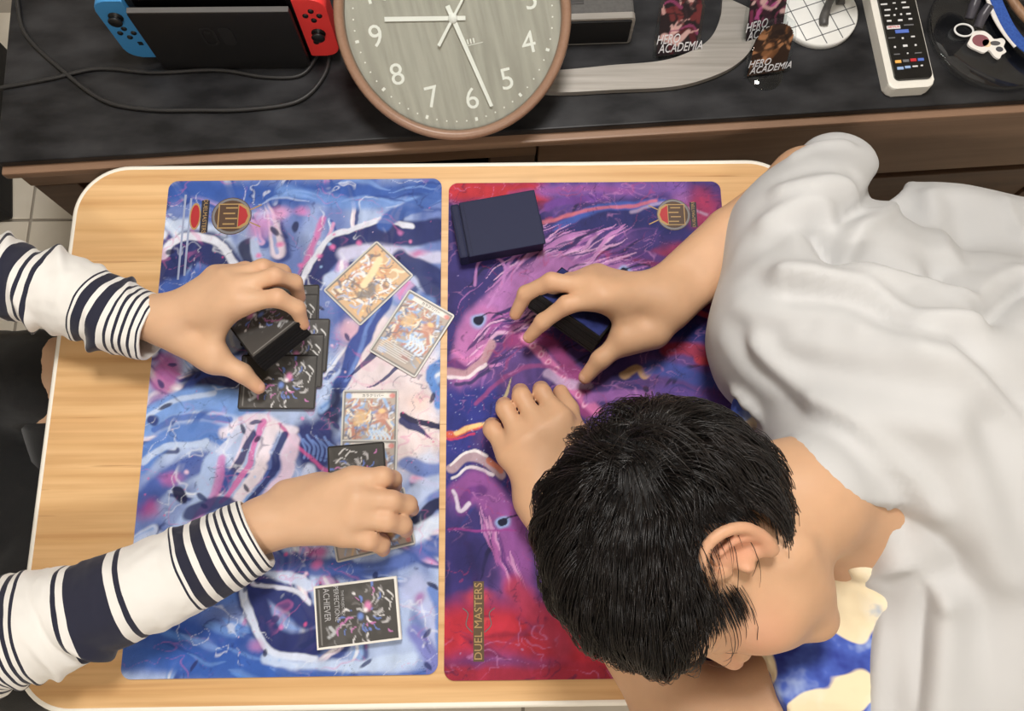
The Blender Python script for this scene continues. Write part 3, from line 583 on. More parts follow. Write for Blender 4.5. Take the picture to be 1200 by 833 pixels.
# ------------------------------------------------------------------ cards
CW, CH, CT = 0.067, 0.092, 0.0010
m_sleeve = mat('card_sleeve_clear', (196,194,190), 0.35, spec=0.5); m_sleeved = mat('card_sleeve_dark', (52,50,50), 0.25); m_edge = mat('card_edge_black', (16,16,17), 0.55); m_edgew = mat('card_edge_white', (228,225,218), 0.5)
def cgrid(): return grid(CW-0.004, CH-0.004, 50, 70)
def paint_back(seed=3):
    X, Y, F = cgrid(); cv = Canvas(X, Y, (74,72,70)); r = random.Random(seed)
    n = fbm(X*50, Y*50, 2.0); cv.mixin(np.clip((n-0.5)*2, 0, .35), (104,102,100))
    for k in range(60):     # scattered bright shards
        x, y = r.gauss(.002,.012), r.gauss(.006,.013); a = math.atan2(y-.008, x-.001)+r.gauss(0,.5); l = .003+r.random()*.010
        cv.stroke([(x,y),(x+l*.6*math.cos(a),y+l*.6*math.sin(a)),(x+l*math.cos(a+.4),y+l*math.sin(a+.4))], .0007+r.random()*.0015, r.choice([(236,234,236),(190,188,190),(140,138,140),(110,108,108),(206,130,190),(110,136,210),(160,158,160)]), .85, .6, -.9)
    cv.blob((-.006,.013), .008, .006, (226,140,190), .85, .8); cv.blob((0.004,.004), .006, .005, (120,150,225), .8, .8); cv.blob((-.002,.010), .004, .004, (248,240,246), .9, .8)
    for q in ((-.02,.036),(-.012,.033),(-.024,.026)): cv.stroke([q,(q[0]+.006,q[1]+.005),(q[0]+.013,q[1]+.003)], .0012, (225,224,224), .85, .5, .7)
    cv.stroke([(.012,-.030),(.018,-.026),(.022,-.032)], .0024, (190,194,198), .85, .5); cv.stroke([(.012,-.034),(.022,-.030)], .0014, (150,150,152), .8, .5)
    cv.stroke([(-.029,-.0405),(.029,-.0405)], .0007, (140,138,136), .9, .4)
    return X, Y, F, cv.col
def paint_face(seed, warm):
    X, Y, F = cgrid(); cv = Canvas(X, Y, (206,166,118) if warm else (166,150,138)); r = random.Random(seed)
    pal = [(226,178,110),(196,120,80),(240,224,190),(120,84,66),(150,170,215),(236,236,240),(70,72,92),(206,150,90)] if warm else [(214,166,96),(180,100,76),(90,130,200),(200,216,240),(60,70,104),(236,226,206),(140,90,70),(120,170,226)]
    for k in range(150):
        x = r.uniform(-.027,.027); y = r.uniform(-.022 if not warm else -.036,.034); a = r.random()*6.28; l = .004+r.random()*.010
        cv.stroke([(x,y),(x+l*math.cos(a),y+l*math.sin(a)),(x+l*1.7*math.cos(a+.5),y+l*1.7*math.sin(a+.5))], .0008+r.random()*.0022, r.choice(pal), .85, .6, .5)
    if warm:
        cv.stroke([(-.012,.03),(-.006,.012),(-.002,-.006)], .006, (244,220,170), .9, .5); cv.stroke([(.006,.0),(.012,-.008),(.004,-.018)], .007, (84,78,80), .85, .6)
        for k in range(10): cv.blob((r.uniform(-.026,.026), r.uniform(-.036,.02)), .0022, .0022, (252,226,170), .8, .9)
    else:
        cv.blob((-.012,.012), .010, .013, (214,170,100), .8, .6); cv.blob((.014,.014), .011, .012, (190,110,76), .8, .6); cv.blob((.014,.020), .006, .004, (236,196,120), .85, .6)
        for k in range(5): cv.stroke([(.0+k*.004,-.004),(.004+k*.005,-.012),(.002+k*.005,-.02)], .0018, (206,226,250), .9, .5)
        cv.blob((0,-.029), .029, .011, (132,128,128), .55, .3); cv.blob((.008,-.031), .010, .006, (150,70,66), .6, .7); cv.blob((-.020,-.036), .008, .005, (120,160,220), .75, .6)
        for k in range(6): cv.stroke([(-.026,-.0235-k*.0026),(.004+r.random()*.02,-.0235-k*.0026)], .0006, (226,224,220), .7, .4)
    if not warm:
        cv.stroke([(-.021,.0385),(.024,.0385)], .0034, (232,228,222), .95, .25); cv.blob((-.026,.0385), .0046, .0046, (120,160,230), .95, .4); cv.blob((.026,.0385), .005, .004, (206,80,70), .85, .6)
    else: cv.blob((-.026,.0385), .005, .005, (214,160,120), .9, .5)
    e = np.maximum(np.abs(X)-.0295, np.abs(Y)-.042); cv.mixin(np.clip(e/.0008, 0, 1), (92,90,88)); cv.mixin(np.full(len(X), .16), (226,222,220)); return X, Y, F, cv.col  # final whitish mix puts the sleeve's glare into the face colours
def print_mesh(nm, d):
    X, Y, F, col = d; o = fast_mesh(nm, np.stack([X, Y, np.zeros(len(X))], 1), F, m_cardprint); set_attr(o, 'Col', col); me = o.data; bpy.data.objects.remove(o); return me
PM = {'back': print_mesh('card_print', paint_back()), 'gold': print_mesh('card_print', paint_face(4, True)), 'blue': print_mesh('card_print', paint_face(9, False))}
def sleeve_mesh(m):
    bm = prism_bm(rrect(CW, CH, 0.003, 4), 0, CT, 0.0002); me = bpy.data.meshes.new('card_sleeve'); bm.to_mesh(me); bm.free(); me.materials.append(m); return me
SM = {'clear': sleeve_mesh(m_sleeve), 'dark': sleeve_mesh(m_sleeved)}
m_ink = mat('card_ink', (40,36,34), 0.5)
_t = text('card_title', 'カラクリバー', 0.0044, m_ink, None, (0,0,0)); TITLE = _t.data; bpy.data.objects.remove(_t)
_t = text('power_number', '5000', 0.0042, m_inkw, None, (0,0,0)); POWER = _t.data; bpy.data.objects.remove(_t)
def card(c, ang, z, face, label, group, tilt=(0,0), name='trading_card'):
    o = bpy.data.objects.new(name, SM['dark' if face == 'back' else 'clear']); o.location = (float(c[0]), float(c[1]), z); o.rotation_euler = (tilt[0], tilt[1], ang); link(o); tag(o, label, 'card', group)
    q = bpy.data.objects.new('card_print', PM[face]); q.location = (0,0,CT+0.0001); link(q, o)
    if face != 'back':
        if face == 'blue': t = bpy.data.objects.new('card_title', TITLE); t.location = (0.003,0.0385,0.00015); link(t, q)
        t = bpy.data.objects.new('power_number', POWER); t.location = (-0.022,-0.039,0.00015); link(t, q)
    return o
def pc(x0, y0): return P(x0, y0)[:2]
Z0 = T + MT
gm = 'face down cards laid in an overlapping row'
bk = [((331,366),0.03),((329,376),-0.01),((342,405),-0.03),((336,424),-0.01),((328,449),-0.015)]
lb = ['face down dark card farthest up its row, mostly under the hand', 'second face down dark card from the top of its row, behind the held deck', 'third face down dark card of the row, its corner sticking out to the right', 'fourth face down dark card of the row, under the lowest one', 'face down dark card lowest in its row, whole burst picture showing']
for k, ((x, y), a) in enumerate(bk): card(pc(x, y), -math.pi/2 + a, Z0 + 0.0003 + k*0.0012, 'back', lb[k], gm)
def qcard(q, z, face, label, group):
    C = np.array([P(*v) for v in q]); c, a = quad_frame(C); return card(c[:2], a, z, face, label, group)
gf = 'face up cards on the blue playmat'
qcard([(446,284),(492,326),(419,384),(372,337)], Z0+0.0005, 'gold', 'face up golden picture card lying tilted beside the dark cards', gf)
qcard([(482,339),(539,370),(485,447),(427,411)], Z0+0.0018, 'blue', 'face up card lying tilted across the gap between the two playmats', gf)
qcard([(397,452),(470,451),(470,553),(397,553)], Z0+0.0005, 'blue', 'upright face up card with its picture showing, above the lower hand', gf)
qcard([(394,512),(469,512),(470,612),(394,612)], Z0+0.0018, 'blue', 'upright face up card overlapped by the hand, its title showing', gf)
C = np.array([P(482,567),P(496,640),P(389,663),P(375,590)]); c, a = quad_frame(C); card(c[:2], a, Z0+0.0031, 'blue', 'sideways card under the fingertips of the lower hand', gf)
C = np.array([P(387,534,.02),P(444,529,.024),P(450,600,.024),P(393,605,.02)]); c, a = quad_frame(C)
card(c[:2], a, T+0.018, 'back', 'face down card being slid from under the index finger of the lower hand', gf, (0.06,-0.06))
# ------------------------------------------------------------------ decks
def deck(c, R, n, label, edge, top, gap=0.00105, name='card_deck', jit=0.0006, seed=1):
    """c centre of the deck, R 3x3 columns = card x, card y, normal"""
    root = thing(name, c, label, 'card deck', 'decks of cards'); root.rotation_euler = Matrix(R.tolist()).to_euler()
    bm = box_bm(CW, CH, gap*0.86, 0); me = bpy.data.meshes.new('card'); bm.to_mesh(me); bm.free(); me.materials.append(edge); r = random.Random(seed)
    for k in range(n):
        o = bpy.data.objects.new('card', me); o.location = (r.uniform(-jit,jit), r.uniform(-jit,jit), (k-n/2+0.5)*gap); link(o, root)
    q = bpy.data.objects.new('card_print', PM['back']) if top == 'back' else None
    if q: q.location = (0,0,n/2*gap+0.0001); link(q, root)
    else: box('top_print', (0,0,n/2*gap+0.0002), (CW-0.004,CH-0.004,0.0003), top, root, 0)
    return root
def basis(yv, nrm):
    n = np.asarray(nrm, float); n /= np.linalg.norm(n); y = np.asarray(yv, float); y = y - n*(y @ n); y /= np.linalg.norm(y); return np.stack([np.cross(y, n), y, n], 1)
# pile at the bottom of the blue mat: sleeve side up, white edges
C = np.array([P(358,683,.012),P(470,670,.012),P(481,752,.012),P(366,768,.012)]); c, a = quad_frame(C)
ux = np.array([math.cos(a), math.sin(a), 0])
pile = deck((c[0], c[1], Z0+0.0072), basis(ux, (0,0,1)), 12, 'card pile with white edges and printed lettering near the table edge', m_edgew, 'back', 0.00115, 'card_pile', 0.0008, 4)
m_letter = mat('print_silver', (176,176,178), 0.4)
for k, (s, sz, y) in enumerate((('ACHIEVER',0.0098,-0.0325),('PERFECTIONE',0.0076,-0.0215),('THE PROJECT OF',0.0040,-0.0145))): text('lettering', s, sz, m_letter, pile, (-0.0125, y, 12/2*0.00115+0.0003), sx=0.80 if k < 2 else 0.9)
# deck held by the striped-sleeved person's upper hand
A, Bq = P(298,420,.070), P(350,377,.074); e = (Bq-A)/np.linalg.norm(Bq-A)
nr = np.array([0.30,-0.34,0.0]); nr -= e*(nr @ e); nr /= np.linalg.norm(nr)          # outward side direction (lower right)
th_ = math.radians(25); nrm = np.array([0,0,1.0])*math.cos(th_) - nr*math.sin(th_)*1.0; inward = -(nr*math.cos(th_) + np.array([0,0,1.0])*math.sin(th_))
Rm = basis(inward, nrm); nd = 26; cc = (A+Bq)/2 + Rm[:,1]*CH/2 - Rm[:,2]*nd*0.00105/2
deckA = deck(cc, Rm, nd, 'dark deck gripped in the upper hand of the striped sleeves', m_edge, 'back', seed=2)
# deck held by the sleeping person's right hand
A, Bq = P(627,342,.067), P(704,396,.067); e = (Bq-A)/np.linalg.norm(Bq-A)
nr = np.array([-0.5,-0.7,0.0]); nr -= e*(nr @ e); nr /= np.linalg.norm(nr)
th_ = math.radians(33); nrm = np.array([0,0,1.0])*math.cos(th_) - nr*math.sin(th_); out_ = nr*math.cos(th_) + np.array([0,0,1.0])*math.sin(th_)
Rm = basis(e, nrm); nd = 26
if Rm[:,0] @ out_ < 0: Rm = basis(-e, nrm)
cc = (A+Bq)/2 - Rm[:,0]*CW/2 - Rm[:,2]*nd*0.00105/2
dlo = cc[2]-abs(Rm[2,0])*CW/2-abs(Rm[2,2])*nd*0.00105/2-Z0
deckB = deck(cc, Rm, nd, 'black deck with a navy back gripped by the sleeping persons outstretched hand', m_edge, mat('navy_sleeve', (34,42,92), 0.45, noise=(120,(50,60,120),3)), seed=3)
# navy leather deck case
m_case = mat('navy_leather', (34,38,66), 0.6, spec=0.25, bump=(900, 0.25, 0.0006)); m_case2 = mat('navy_leather_dark', (27,30,54), 0.6, spec=0.25, bump=(900, 0.25, 0.0006))
C = np.array([P(526,240,.03),P(626,224,.03),P(638,284,.03),P(541,303,.03)]); c, a = quad_frame(C); wd = np.linalg.norm(C[1]-C[0]); hd = np.linalg.norm(C[3]-C[0])
case = thing('deck_case', (c[0], c[1], Z0), 'navy leather deck case lying on the purple playmat', 'card case', rot=(0,0,a))
box('case_body', (0,0,0.0135), (wd-0.003,hd-0.003,0.026), m_case2, case, 0.003)
box('flap', (0.006,0,0.0275), (wd-0.012,hd,0.0032), m_case, case, 0.0014)
box('spine', (-wd/2+0.006,0,0.015), (0.011,hd-0.001,0.0275), m_case, case, 0.003)
for xx in (-wd/2+0.013, -wd/2+0.017): box('stitch_seam', (xx,0,0.0293), (0.0008,hd-0.006,0.0006), m_case2, case, 0)
box('clasp_tab', (wd/2-0.001,-hd*0.1,0.017), (0.004,0.02,0.022), m_case, case, 0.0015)
# ------------------------------------------------------------------ things on the television board
def glass(name, tint=(255,255,255), refl=0.08, rough=0.02):
    m = bpy.data.materials.new(name); m.use_nodes = True; nt = m.node_tree; nt.nodes.clear(); out = nt.nodes.new('ShaderNodeOutputMaterial')
    t = nt.nodes.new('ShaderNodeBsdfTransparent'); t.inputs[0].default_value = C4(tint); g = nt.nodes.new('ShaderNodeBsdfGlossy'); g.inputs['Roughness'].default_value = rough
    lw = nt.nodes.new('ShaderNodeLayerWeight'); lw.inputs['Blend'].default_value = 0.5; mx = nt.nodes.new('ShaderNodeMixShader')
    pw = nt.nodes.new('ShaderNodeMath'); pw.operation = 'POWER'; pw.inputs[1].default_value = 4.0; ml = nt.nodes.new('ShaderNodeMath'); ml.operation = 'MULTIPLY_ADD'; ml.inputs[1].default_value = 0.6; ml.inputs[2].default_value = refl*0.5
    nt.links.new(lw.outputs['Facing'], pw.inputs[0]); nt.links.new(pw.outputs[0], ml.inputs[0]); nt.links.new(ml.outputs[0], mx.inputs[0]); nt.links.new(t.outputs[0], mx.inputs[1]); nt.links.new(g.outputs[0], mx.inputs[2]); nt.links.new(mx.outputs[0], out.inputs[0]); return m
m_clear = glass('clear_acrylic', (248,250,250))
m_blackp = mat('black_plastic', (20,20,21), 0.45); m_blackg = mat('black_gloss', (10,10,11), 0.15); m_silver = mat('brushed_silver', (190,185,178), 0.40, 0.55, noise=(30,(168,162,154),3,(0.2,6,1)))
m_whitep = mat('white_plastic', (236,232,222), 0.4)
# --- clock
el = math.radians(36); u_ = np.array([0, math.cos(el), math.sin(el)]); n_ = np.array([0, -math.sin(el), math.cos(el)]); R0c = 0.1505
Bc = P(535, 164.5, 0.032); cc = Bc + R0c*0.95*u_
roll = math.radians(12.3); xv = np.array([1.0,0,0])*math.cos(roll) + u_*math.sin(roll); yv = -np.array([1.0,0,0])*math.sin(roll) + u_*math.cos(roll)
clock = thing('wall_clock', cc, 'round brown rimmed clock with a grey wood dial, leaning back on the board', 'clock'); clock.scale = (0.95, 0.95, 0.95); clock.rotation_euler = Matrix(np.stack([xv, yv, n_], 1).tolist()).to_euler()
m_crim = mat('clock_brown', (150,118,97), 0.38, noise=(300,(144,112,91),2)); 
lathe('rim', [(0.0,-0.032),(0.140,-0.032),(0.147,-0.026),(R0c,-0.012),(R0c,-0.002),(0.149,0.003),(0.1465,0.0055),(0.141,0.005),(0.1385,0.002),(0.1375,-0.006)], m_crim, clock, 96)
m_dial = mat('grey_wood_dial', (186,181,168), 0.6, noise=(14,(162,157,145),5,(7,0.55,1)))
prism('dial', circ(0.1378, 72), -0.012, -0.0095, m_dial, clock)
m_num = mat('clock_white', (250,248,240), 0.45)
for k in range(1, 13):
    a = math.pi/2 - k*math.pi/6; text('numeral', str(k), 0.0385, m_num, clock, (0.1015*math.cos(a), 0.1015*math.sin(a), -0.0092), ext=0.0003)
for k in range(60):
    a = k*math.pi/30; big = k % 5 == 0; box('minute_mark', (0.127*math.cos(a), 0.127*math.sin(a), -0.0092), (0.0048 if big else 0.0018, 0.0036 if big else 0.0018, 0.0006), m_num, clock, 0, (0,0,a))
def hand(nm, tip, tail, w0, w1, z):      # directions given in the photo, turned into the dial's own frame
    a = math.atan2(-tip[1], tip[0]) - roll; L = math.hypot(*tip)*0.00116
    prism(nm, [(-tail,-w0/2),(L,-w1/2),(L,w1/2),(-tail,w0/2)], z, z+0.0008, m_num, clock, 0, (0,0,0), (0,0,a))
hand('hour_hand', (-75,0.5), 0.016, 0.0052, 0.0056, -0.0080); hand('minute_hand', (41,93), 0.016, 0.0060, 0.0044, -0.0066); hand('second_hand', (62,-105), 0.038, 0.0040, 0.0009, -0.0052)
lathe('hub', [(0,-0.0035),(0.0055,-0.0035),(0.006,-0.0045),(0.006,-0.0095)], m_num, clock, 20)
box('signal_mark', (0.0175,-0.036,-0.0092), (0.026,0.0007,0.0004), m_num, clock, 0)
for k in range(3): box('signal_mark', (0.0115+k*0.004,-0.0315,-0.0092), (0.0016,0.006,0.0004), m_num, clock, 0)
prism('cover_glass', circ(0.1376, 72), 0.0006, 0.0016, m_clear, clock)
# --- television with its curved silver foot
TVX, TVY = 0.52, 0.985
tv = thing('television', (TVX, TVY, T), 'black television standing on a curved silver foot', 'television')
def band_mesh(inner, outer, z0, z1):
    a = crom(inner, 10); b = crom(outer, 10); n = len(a); V = [(x,y,z1) for x,y in a]+[(x,y,z1) for x,y in b]+[(x,y,z0) for x,y in a]+[(x,y,z0) for x,y in b]; F = []
    for i in range(n-1): F += [(i,i+1,n+i+1,n+i),(2*n+i+1,2*n+i,3*n+i,3*n+i+1),(n+i,n+i+1,3*n+i+1,3*n+i),(i+1,i,2*n+i,2*n+i+1)]
    F += [(0,n,3*n,2*n),(n-1,2*n-1+n-n+0,0,0)][:1] + [(2*n-1,n-1,3*n-1,4*n-1)]
    return V, F
def rel(*q): return [(P(a,b)[0]-TVX, P(a,b)[1]-TVY) for a,b in q]
outer_r = rel((640,112),(720,109.5),(790,105.5),(838,92),(868,74),(884,50),(888,20)); inner_r = rel((640,86),(720,80.5),(772,76),(805,66),(830,50),(842,26),(845,0))
mir = lambda L: [(-x*0.93, y+0.018) for x, y in reversed(L)][:-1]
V, F = band_mesh(mir(inner_r)+inner_r, mir(outer_r)+outer_r, 0.001, 0.009)
mobj('foot', V, F, m_silver, tv)
box('foot_bar', (0, -0.075, 0.005), (0.50,0.05,0.008), m_silver, tv, 0.002); box('neck', (0,-0.02,0.06), (0.10,0.03,0.11), m_silver, tv, 0.004)
box('cabinet', (0,0.018,0.41), (1.02,0.035,0.60), m_blackp, tv, 0.006); box('screen', (0,-0.0005,0.415), (0.99,0.002,0.565), m_blackg, tv, 0)
# --- speaker box with silver framed grille
spk = thing('speaker', (0.545, 0.80, T), 'dark grey box speaker with a silver framed black front, beside the clock', 'speaker', rot=(0,0,0.03))
box('cabinet', (0,0.05,0.027), (0.115,0.10,0.052), mat('grey_plastic', (92,90,88), 0.5, noise=(200,(84,82,80),2)), spk, 0.003)
box('grille', (0,-0.002,0.027), (0.108,0.006,0.044), mat('black_mesh', (12,12,13), 0.75, bump=(1500,0.4,0.0006)), spk, 0.001)
ring('front_frame', rrect(0.117, 0.053, 0.005, 5), rrect(0.110, 0.046, 0.004, 5), -0.003, 0.006, m_silver, spk, (0,0.003,0.027), (math.pi/2,0,0))
box('top_panel', (-0.03,0.05,0.0535), (0.045,0.06,0.002), mat('grey_plastic_dark', (66,64,63), 0.5), spk, 0.0008)
# --- console dock and console
dock = thing('console_dock', (0.076, 0.764, T), 'black console charging dock left of the clock', 'console dock', rot=(0,0,0.0))
m_dockp = mat('dock_black', (27,27,28), 0.42); m_dockl = mat('dock_logo', (38,38,39), 0.35)
DW = 0.196
pts = rrect(DW, 0.114, 0.004, 4)
prism('front_plate', pts, 0, 0.008, m_dockp, dock, 0.0015, (0,0.008,0.0575), (math.pi/2,0,0))
box('rear_body', (0,0.044,0.0565), (DW,0.026,0.112), m_dockp, dock, 0.003); box('floor_plate', (0,0.02,0.006), (DW-0.004,0.024,0.010), m_dockp, dock, 0.001)
box('top_edge', (0,0.004,0.1152), (DW-0.002,0.0074,0.0014), mat('dock_edge_grey', (92,91,90), 0.5), dock, 0.0005)
# logo: two rounded halves, one outlined and one solid
ring('logo_left', [(x-0.0115, y) for x, y in rrect(0.0185, 0.036, 0.0085, 6)], [(x-0.0115, y) for x, y in rrect(0.0130, 0.0305, 0.006, 6)], 0, 0.0006, m_dockl, dock, (-0.002,-0.0002,0.070), (math.pi/2,0,0))
prism('logo_dot', circ(0.0032, 16, -0.0135, 0.008), 0, 0.0006, m_dockl, dock, 0, (0,-0.0002,0.070), (math.pi/2,0,0))
prism('logo_right', rrect(0.0165, 0.036, 0.008, 6, 0.0095, 0), 0, 0.0006, m_dockl, dock, 0, (0,-0.0002,0.070), (math.pi/2,0,0))
con = thing('game_console', (0.076, 0.788, T+0.012), 'handheld game console with one blue and one red controller, standing in the dock', 'game console')
box('tablet', (0,0,0.0555), (DW+0.0065,0.0125,0.107), m_blackp, con, 0.002); box('screen', (0,-0.0066,0.0555), (DW-0.012,0.0008,0.098), m_blackg, con, 0)
def joycon(side, m, nm):
    w, h, r = 0.039, 0.110, 0.018; pts = []
    for sx, sy, rr in ((1,1,r),(-1,1,0.0015),(-1,-1,0.0015),(1,-1,r)):      # outer corners (local +x) rounded
        k = {(1,1):0,(-1,1):1,(-1,-1):2,(1,-1):3}[(sx,sy)]
        for i in range(9):
            a = math.pi/2*(k+i/8); pts.append((sx*(w/2-rr)+rr*math.cos(a), sy*(h/2-rr)+rr*math.sin(a)))
    if side < 0: pts = [(-x, y) for x, y in reversed(pts)]
    j = prism(nm, pts, -0.013, 0.013, m, con, 0.003, (side*((DW-0.002)/2+w/2+0.004), 0.0, 0.0555), (math.pi/2,0,0))
    z = 0.013; sy, by = (0.026, -0.004) if side < 0 else (-0.008, 0.026)
    st = lathe('thumb_stick', [(0,0.009),(0.0075,0.0088),(0.0085,0.0075),(0.0082,0.0062),(0.0045,0.005),(0.0045,0.001),(0.009,0.0006),(0.009,0.0)], m_blackp, j, 24, (0, sy, z))
    for dx, dy in ((0.0085,0),(-0.0085,0),(0,0.0085),(0,-0.0085)): lathe('button', [(0,0.0016),(0.0032,0.0014),(0.0037,0.0004),(0.0037,0)], m_blackp, j, 16, (dx, by+dy, z))
    if side < 0: box('capture_button', (0.008,-0.025,z+0.0005), (0.006,0.006,0.0012), m_blackp, j, 0.0004)
    else: lathe('home_button', [(0,0.001),(0.0036,0.001),(0.0038,0)], m_blackp, j, 16, (-0.007,-0.026,z))
    box('shoulder_button', (side*0.002,h/2-0.003,-0.004), (w-0.012,0.008,0.016), m_blackp, j, 0.002)
joycon(-1, mat('controller_blue', (64,140,200), 0.45), 'blue_controller'); joycon(1, mat('controller_red', (248,66,64), 0.45), 'red_controller')
m_cord = mat('black_cord', (42,41,41), 0.5)
def W2(L, h): return [P(a, b, h) for a, b in L]
tag(tube('power_cord', W2([(-40,108),(0,103),(60,92),(115,80.5),(180,85),(255,82),(310,90),(352,88),(371,66),(374,50)], .003), 0.0026, m_cord), 'black cord running behind the longer looping cord to the dock', 'cord', 'cords on the television board')
tag(tube('power_cord', W2([(14,-40),(20,0),(30,40),(70,80),(120,117),(170,128),(230,129),(290,128),(350,118),(380,88),(388,52)], .0032), 0.0029, m_cord), 'black cord sweeping in a wide loop in front of the dock', 'cord', 'cords on the television board')
# --- acrylic stands
def stand(px0, w, h, rz, lean, pal, label, seed, base_r=0.024):
    c = P(px0[0], px0[1]); r = random.Random(seed)
    s = thing('acrylic_stand', (c[0], c[1], T), label, 'acrylic stand', 'acrylic display stands on the board', (0,0,rz))
    lathe('base', [(0,0.0032),(base_r*0.97,0.0032),(base_r,0.0024),(base_r,0.0006),(base_r*0.97,0.0),(0,0)], m_clear, s, 40)
    pts = [(-w/2,0),(w/2,0),(w/2,h*.62),(w*.40,h*.86),(w*.15,h),(-w*.25,h*.97),(-w*.46,h*.75),(-w*.5,h*.4)]
    p = prism('clear_panel', pts, -0.0014, 0.0014, m_clear, s, 0, (0,0,0.0034), (math.pi/2-lean,0,0))
    X, Y, F = grid(w*0.9, h*0.9, 40, 56); cv = Canvas(X, Y, pal[0])
    for k in range(46):
        x = r.uniform(-w*.45,w*.45); y = r.uniform(-h*.2,h*.45); a = r.random()*6.28; l = h*(.05+.16*r.random())
        cv.stroke([(x,y),(x+l*math.cos(a),y+l*math.sin(a)),(x+1.6*l*math.cos(a+.5),y+1.6*l*math.sin(a+.5))], w*(.02+.09*r.random()), r.choice(pal), .85, .4, .4)
    keep = []
    inside = ((np.abs(X) < w*.44) & (Y < h*.12)) | (np.hypot(X/(w*.44), (Y-h*.12)/(h*.31)) < 1)
    Fk = F[inside[F].all(1)]
    o = fast_mesh('printed_picture', np.stack([X, Y+h*.47, np.full(len(X), 0.0016)], 1), Fk, m_cardprint, p); set_attr(o, 'Col', cv.col)
    for t, xx, yy in (('HERO', -w*.47, h*.235), ('ACADEMIA', -w*.40, h*.11)): text('lettering', t, h*.175, m_inkw, p, (xx, yy, 0.0022), ext=0.0003, align='LEFT', shear=0.2, sx=w/h*1.10)
    return s
dk = (44,36,40)
stand((791,66), 0.062, 0.105, 0.10, 0.42, [dk,(92,40,46),(120,56,58),(226,186,182),(150,70,110),(216,170,166),(60,44,50)], 'clear acrylic stand with dark red print, nearest the clock', 3)
stand((893,48), 0.062, 0.105, 0.30, 0.42, [dk,(92,40,46),(190,90,150),(226,186,184),(214,170,170),(60,40,50),(130,60,90)], 'clear acrylic stand with pink and maroon print, behind the brown one', 5)
stand((896,88), 0.060, 0.085, 0.17, 0.35, [(60,44,36),(150,104,70),(190,136,96),(120,80,52),(44,34,32)], 'clear acrylic stand with brown print, in front of the pink one', 8)
# --- white round figure base and figurine
fc = P(956, 18); fig = thing('figurine', (fc[0], fc[1], T), 'grey figurine standing on a white round base marked with a grid', 'figurine')
lathe('base', [(0,0.010),(0.052,0.010),(0.054,0.0085),(0.054,0.001),(0.053,0),(0,0)], mat('white_base', (226,226,222), 0.45), fig, 56)
m_gl = mat('grid_line_grey', (96,98,100), 0.6)
for k in (-1.5,-0.5,0.5,1.5):
    L = 2*math.sqrt(0.0515**2-(k*0.024)**2); box('grid_line', (k*0.024*math.cos(.35)-0, k*0.024*math.sin(.35), 0.0101), (0.0012, L, 0.0004), m_gl, fig, 0, (0,0,.35-.0)); box('grid_line', (-k*0.024*math.sin(.35), k*0.024*math.cos(.35), 0.0101), (L, 0.0012, 0.0004), m_gl, fig, 0, (0,0,.35))
m_fg = mat('grey_resin', (84,82,80), 0.5, noise=(120,(64,62,61),3))
for sx, y0 in ((0.004,-0.020),(0.030,0.012)):
    lg_ = tube('leg', [(sx,y0-0.004,0.012),(sx,y0+0.006,0.016),(sx+0.002,y0+0.016,0.03),(sx+0.004,y0+0.022,0.06),(0.014,0.018,0.085)], [0.006,0.0065,0.005,0.0065,0.009], m_fg, fig, 10)
tube('torso', [(0.014,0.018,0.078),(0.014,0.016,0.10),(0.014,0.014,0.125),(0.014,0.014,0.14)], [0.011,0.010,0.015,0.006], m_fg, fig, 12)
for sx in (-1,1): tube('arm', [(0.014+sx*0.013,0.014,0.128),(0.014+sx*0.022,0.01,0.108),(0.014+sx*0.018,-0.002,0.092)], [0.0055,0.0045,0.004], m_fg, fig, 8)
lathe('head', [(0,0.014),(0.006,0.0125),(0.011,0.006),(0.0115,0),(0.009,-0.008),(0.004,-0.012),(0,-0.013)], m_fg, fig, 16, (0.014,0.013,0.154))
# --- remote control
a0, a1 = P(1061.5,115,.0), P(1036,0,.0); axv = (a1-a0)/np.linalg.norm(a1-a0); RL, RWd = 0.215, 0.0615
rc = a0 + axv*(RL/2+0.003); rem = thing('remote_control', (rc[0], rc[1], T), 'white remote control with a black button face, lying on the board', 'remote control', rot=(0,0,math.atan2(axv[1],axv[0])-math.pi/2))
prism('white_shell', rrect(RWd, RL, 0.010, 6), 0.0006, 0.020, m_whitep, rem, 0.003, smooth=False)
fp = prism('button_face', rrect(RWd-0.012, RL-0.018, 0.006, 6), 0.0195, 0.0238, m_blackg, rem, 0.001, (0.003,0.002,0))
FY = -RL/2+0.009; zt = 0.0239
bcol = {'w': mat('key_white', (226,226,226), 0.5), 'b': mat('key_blue', (88,116,200), 0.5), 'r': mat('key_red', (196,44,54), 0.5), 'y': mat('key_amber', (240,180,90), 0.5), 'g': mat('key_grey', (110,110,112), 0.5), 'l': mat('key_pale_blue', (150,178,220), 0.5)}
def key(x, y, w, h, c, nm='key'): return box(nm, (x, FY+y, zt+0.0003), (w, h, 0.0012), bcol[c], fp, 0.0003)
